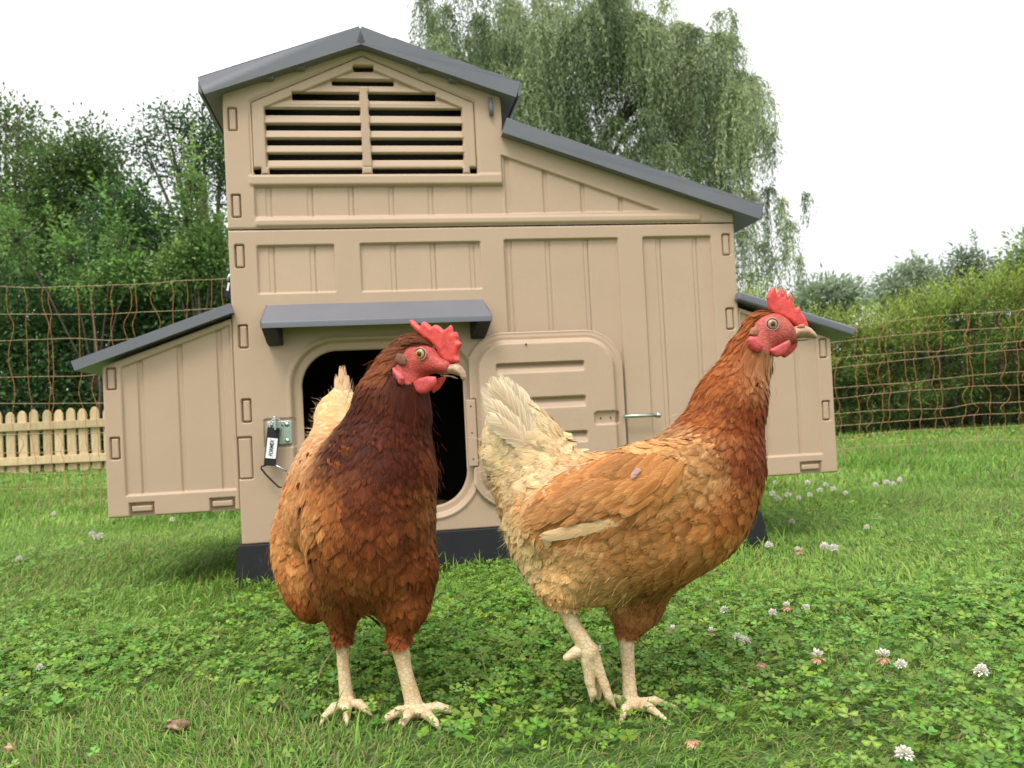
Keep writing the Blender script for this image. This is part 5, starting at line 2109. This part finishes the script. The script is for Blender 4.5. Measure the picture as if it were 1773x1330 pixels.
nos = PP([(1240, 520), (1252, 498), (1290, 488), (1308, 505), (1295, 528), (1262, 530)], -.0062)
inflated('nostril_cover', nos, R(1340, 560, -.0056), hdR, .0022, .003, simple('nostril_skin', (.40, .14, .09), .5, .2, 300.), HR['o'])

# ================================================= hen facing the camera, head turned to the right
def Lp(px, py, Y): return at(px, py, Y)


hv = np.array([.375, -.927, 0])          # chest direction
sv_ = np.array([.927, .375, 0])          # her left
AXL = np.array([hv, sv_, [0, 0, 1.]])
F = Field((-.34, .86, -.012), (-.02, 1.28, .47), .0021)
F.ell(Lp(640, 878, .985), AXL, (.074, .070, .094), .02)
F.ell(Lp(622, 868, 1.06), AXL, (.106, .070, .086), .03)
F.ell(Lp(642, 945, .99), AXL, (.064, .058, .066), .03)
F.ell(Lp(578, 880, 1.12), AXL, (.066, .060, .076), .03)
F.ell(Lp(538, 990, 1.10), AXL, (.036, .034, .060), .02)
F.ell(Lp(545, 940, 1.13), AXL, (.05, .05, .06), .03)
F.cone(Lp(590, 790, 1.12), Lp(590, 722, 1.19), .042, .026, .03)
F.cone(Lp(590, 722, 1.19), Lp(592, 685, 1.22), .024, .010, .02)
F.cone(Lp(668, 800, .985), Lp(680, 700, .985), .050, .037, .03)
F.cone(Lp(680, 700, .985), Lp(696, 642, .985), .036, .0245, .02)
F.cone(Lp(696, 642, .985), Lp(714, 612, .982), .0225, .0170, .016)
hdL = np.array([math.cos(radians(-24)), math.sin(radians(-24)), 0])
sdL = np.array([-hdL[1], hdL[0], 0])
AXH = np.array([hdL, sdL, [0, 0, 1.]])
ah = hdL * .94 + np.array([0, 0, -.34])
ah /= np.linalg.norm(ah)
F.ell(Lp(722, 614, .980), np.array([ah, sdL, np.cross(ah, sdL)]), (.024, .0160, .0180), .010)
hc = Lp(736, 627, .976)
F.cone(hc, hc + hdL * .026 + np.array([0, 0, -.007]), .0135, .0075, .010)
# wing shoulder on her right side
F.ell(Lp(550, 850, 1.055), np.array([np.cross([.2, .35, .9], hv) / np.linalg.norm(np.cross([.2, .35, .9], hv)), hv, [0, 0, 1.]])[[1, 0, 2]], (.075, .024, .055), .02)
F.cone(Lp(592, 1015, 1.015), Lp(592, 1082, 1.015), .036, .011, .02)
F.cone(Lp(702, 995, .975), Lp(700, 1045, .972), .033, .0215, .02)
F.cone(Lp(700, 1045, .972), Lp(692, 1094, .97), .0215, .0095, .015)
footA = gz(Lp(601, 1212, 1.008), .005)
footB = gz(Lp(720, 1228, .966), .0065)
LEGS = [(Lp(591, 1085, 1.015), Lp(594, 1150, 1.012), .0085, .0068), (Lp(594, 1150, 1.012), footA, .0068, .0088),
        (Lp(690, 1108, .97), Lp(702, 1165, .968), .0110, .0080), (Lp(702, 1165, .968), footB, .0080, .0105)]
for ft, toes in ((footA, ((-.020, -.050), (.010, -.056), (.034, -.034), (.0, .034))), (footB, ((-.034, -.020), (.030, -.048), (.050, -.006), (-.012, -.046), (-.010, .034)))):
    for i, (dx, dy_) in enumerate(toes):
        k1 = ft + np.array([dx * .5, dy_ * .5, .005])
        k2 = ft + np.array([dx * .85, dy_ * .85, .001])
        k3 = ft + np.array([dx * 1.08, dy_ * 1.08, -.006])
        LEGS += [(ft, k1, .0080, .0056), (k1, k2, .0056, .0045), (k2, k3, .0036, .0012)]
for a, b, ra, rb in LEGS: F.cone(a, b, ra, rb, .0022)
m1, m1t = C3(56, 20, 11), C3(96, 42, 22)
m2, m2t = C3(84, 36, 19), C3(132, 68, 36)
ch, cht = C3(92, 40, 22), C3(138, 72, 40)  # chest brown, darkened further to carry the shade on her front
sd_, sdt = C3(190, 118, 66), C3(228, 170, 116)
bk, bkt = C3(222, 166, 112), C3(242, 202, 156)
bl, blt = C3(104, 62, 34), C3(146, 98, 58)
th_, tht = C3(138, 72, 38), C3(166, 96, 54)
up_, dn_ = np.array([0, 0, 1.]), np.array([0, 0, -1.])
GL = [(Lp(716, 590, .975), (-.7, .1, -.25), .016, .0045, C3(96, 46, 28), C3(140, 82, 48), .0), (Lp(668, 625, .97), (-.55, .1, -.8), .026, .0055, C3(104, 50, 28), C3(156, 92, 52), .05),
      (Lp(700, 650, .955), (-.2, 0, -1), .026, .0060, m1, m1t, .1), (Lp(640, 690, .96), (-.35, .05, -.95), .032, .0068, m1, m1t, .1), (Lp(700, 720, .94), (-.05, -.1, -1), .032, .0070, m1, m1t, .1),
      (Lp(745, 700, .97), (.1, 0, -1), .028, .0070, m1, m1t, .1), (Lp(620, 760, .955), (-.25, -.1, -1), .036, .0080, m1, m1t, .1), (Lp(690, 770, .93), (0, -.2, -1), .036, .0090, m1, m1t, .1),
      (Lp(750, 780, .965), (.15, 0, -1), .032, .0095, m2, m2t, .1), (Lp(580, 780, .99), (-.55, .3, -.75), .034, .013, C3(186, 116, 64), sdt, .15), (Lp(560, 735, 1.01), (-.7, .4, -.55), .032, .014, C3(206, 144, 90), bkt, .2),
      (Lp(700, 830, .91), (0, -.1, -1), .032, .014, m2, m2t, .15), (Lp(640, 850, .90), (-.1, -.1, -1), .032, .016, ch, cht, .15), (Lp(755, 860, .95), (.1, .1, -1), .030, .015, ch, C3(190, 128, 80), .1),
      (Lp(570, 860, .94), (-.3, .3, -1), .034, .017, C3(156, 86, 46), C3(196, 130, 80), .15), (Lp(520, 840, 1.04), (-.2, .75, -.6), .036, .018, sd_, sdt, .15), (Lp(505, 880, 1.06), (-.2, .7, -.75), .036, .018, C3(174, 100, 54), sdt, .15),
      (Lp(550, 750, 1.06), (-.75, .4, -.5), .034, .016, sd_, bkt, .15), (Lp(575, 715, 1.12), (-.75, .5, -.1), .032, .015, bk, bkt, .2), (Lp(560, 700, 1.17), (-.6, .6, .3), .030, .014, bk, bkt, .3),
      (Lp(592, 690, 1.2), (0, .5, .85), .034, .012, C3(236, 196, 150), crt, .25),
      (Lp(640, 930, .905), (0, -.05, -1), .034, .018, C3(104, 50, 28), C3(146, 84, 50), .35), (Lp(720, 930, .92), (.05, 0, -1), .034, .018, C3(98, 47, 27), C3(142, 82, 50), .3), (Lp(560, 950, .97), (-.15, .1, -1), .034, .018, C3(116, 60, 32), C3(160, 98, 58), .4),
      (Lp(640, 1020, .93), (.05, .15, -1), .036, .016, bl, blt, .65), (Lp(740, 1000, .94), (.05, .1, -1), .032, .014, bl, cht, .4), (Lp(580, 1030, .98), (-.1, .1, -1), .034, .015, bl, blt, .6),
      (Lp(592, 1070, 1.01), (0, .05, -1), .016, .009, C3(92, 48, 28), tht, .3), (Lp(705, 1045, .95), (-.05, .05, -1), .018, .0095, th_, tht, .3), (Lp(692, 1090, .96), (0, 0, -1), .010, .006, th_, tht, .15),
      (Lp(500, 960, 1.08), (-.1, .35, -1), .032, .017, C3(196, 122, 68), C3(222, 160, 104), .25), (Lp(500, 1040, 1.08), (.2, .2, -1), .030, .015, C3(150, 80, 42), C3(186, 116, 68), .3), (Lp(540, 1080, 1.07), (.3, 0, -1), .026, .013, C3(130, 68, 38), tht, .3)]
f2 = lambda L: [(620 + a / 7.3875, 540 + b / 7.3875) for a, b in L]
FACE_L = f2([(455, 640), (580, 470), (700, 420), (800, 400), (900, 430), (1000, 480), (1020, 400), (1100, 300), (1400, 400), (1400, 900), (1100, 960), (860, 900), (700, 910), (590, 930), (500, 900), (430, 740)])
HL = hen('hen', gz(Lp(655, 1222, 1.0), 0), 'dark maroon necked brown hen facing the viewer in front of the open pop hole', F, LEGS, GL, FACE_L,
         dict(head_z=.33, hock_z=lambda V: np.where(V[:, 0] < Lp(645, 1100, 1.)[0], Lp(592, 1098, 1.01)[2], Lp(690, 1108, .97)[2]), face_col=(.46, .075, .060), wy=1., down=12000), 72)
rng = HL['rng']
roots, tips, W, NN, c0, c1 = [], [], [], [], [], []
for tx, ty, dY in ((580, 648, .02), (588, 634, .035), (596, 632, .03), (603, 650, .02), (584, 662, .0), (600, 668, .0), (592, 645, .05), (606, 676, -.01)):
    roots.append(Lp(590 + rng.uniform(-5, 5), 735, 1.17 + dY * .4))
    tips.append(Lp(tx, ty, 1.20 + dY))
    W.append(.019 * rng.uniform(.85, 1.1))
    NN.append((.8 * np.sign(tx - 592 + .1), -.5, .2))
    c0.append(C3(236, 208, 176))
    c1.append(C3(216, 170, 128))
v, f, c, u = fmerge(quills(roots, tips, W, NN, c0, c1, rng, .05))
build('tail_feathers', v - HL['B'], f, M['feather'], HL['o'], True, c, u)
# hanging fringe of loose feathers under her belly and thighs, and the edge of the folded wing
sk, sw = [], []
for i in range(130):
    if i < 60:
        px_, py_, Y_ = rng.uniform(575, 745), 0, None
        py_ = 1035 + 30 * math.sin((px_ - 575) / 170 * 9.) * .3 + rng.uniform(-45, 12)
        D_, L_, W_ = np.array([rng.normal(0, .22), -.12, -1.]), rng.uniform(.024, .040), rng.uniform(.008, .014)
        c_, t_ = C3(110, 56, 30), C3(156, 94, 54)
    else:
        t = (i - 60) / 69
        px_, py_ = 512 + 34 * math.sin(t * 3.) + rng.uniform(-8, 22), 800 + 125 * t
        D_, L_, W_ = np.array([-.25 + rng.normal(0, .12), .35, -1.]), rng.uniform(.030, .046), rng.uniform(.012, .018)
        c_, t_ = C3(166, 94, 48), C3(222, 160, 104)
    p = F.hit(px_, py_)
    if F.sd(p[None])[0] > .004 or p[1] < .8: continue
    D_ /= np.linalg.norm(D_)
    (sk if i < 60 else sw).append(feathers(F, p[None], D_[None], np.array([L_]), np.array([W_]), c_[None] * rng.uniform(.7, 1.15), t_[None], np.array([.004]), rng, .35, .15, .6, h0=.006))
v, f, c, u = fmerge(sk)
build('belly_fringe', v - HL['B'], f, M['feather'], HL['o'], True, c, u)
v, f, c, u = fmerge(sw)
build('wing', v - HL['B'], f, M['feather'], HL['o'], True, c, u)
eye(HL, 727.5, 613, .0064, (.8, -sdL), M['iris'])
qL = Lp(740, 615, .976)
PL = lambda L, off=0.: [on_plane(620 + a / 7.3875, 540 + b / 7.3875, qL - sdL * off, sdL) for a, b in L]
inflated('comb', PL([(655, 118), (668, 100), (700, 104), (745, 142), (800, 186), (818, 136), (850, 124), (900, 150), (945, 196), (965, 174), (1005, 164), (1050, 190), (1100, 236), (1150, 200), (1182, 168), (1205, 180), (1218, 270), (1244, 254), (1270, 262), (1288, 312), (1282, 362), (1330, 405), (1325, 430), (1296, 480), (1276, 560), (1305, 625), (1280, 655), (1180, 655), (1100, 640), (1040, 560), (1000, 470), (920, 380), (830, 330), (760, 265), (690, 190)]), qL, hdL, .0040, .005, M['comb'], HL['o'], .0006)
inflated('beak', PL([(1000, 790), (1080, 700), (1140, 650), (1200, 668), (1270, 655), (1330, 705), (1370, 770), (1382, 840), (1355, 888), (1330, 870), (1300, 820), (1180, 790), (1050, 800)]), qL, hdL, .0066, .010, M['beak'], HL['o'])
inflated('lower_beak', PL([(1000, 800), (1130, 806), (1220, 822), (1310, 862), (1270, 860), (1180, 830), (1080, 825)]), qL, hdL, .0045, .005, M['beak'], HL['o'])
qn = qL - sdL * .019
inflated('wattle', PL([(705, 895), (780, 850), (900, 822), (1000, 830), (1006, 900), (985, 955), (930, 1010), (870, 1052), (800, 1056), (735, 1020), (697, 950)], .019), qn, hdL, .0034, .006, M['wattle'], HL['o'])
qn = qL + sdL * .007
inflated('wattle', PL([(1010, 860), (1060, 840), (1138, 818), (1110, 880), (1040, 990), (965, 1042), (935, 1020), (980, 940)], -.007), qn, hdL, .0028, .005, M['comb'], HL['o'])
ear = F.hit(620 + 520 / 7.3875, 540 + 820 / 7.3875) - sdL * .004
inflated('earlobe', [on_plane(620 + a / 7.3875, 540 + b / 7.3875, ear, sdL) for a, b in ((440, 700), (480, 720), (560, 790), (600, 850), (585, 910), (560, 950), (530, 930), (490, 860), (455, 790))], ear, hdL, .0048, .005, M['wattle'], HL['o'])
ear = F.hit(620 + 545 / 7.3875, 540 + 600 / 7.3875) - sdL * .003
inflated('ear_tuft', [on_plane(620 + a / 7.3875, 540 + b / 7.3875, ear, sdL) for a, b in ((480, 580), (510, 530), (570, 540), (625, 600), (620, 690), (560, 690), (495, 660), (470, 620))], ear, hdL, .0032, .005, simple('ear_down', (.17, .075, .045), .8, .3, 500.), HL['o'])
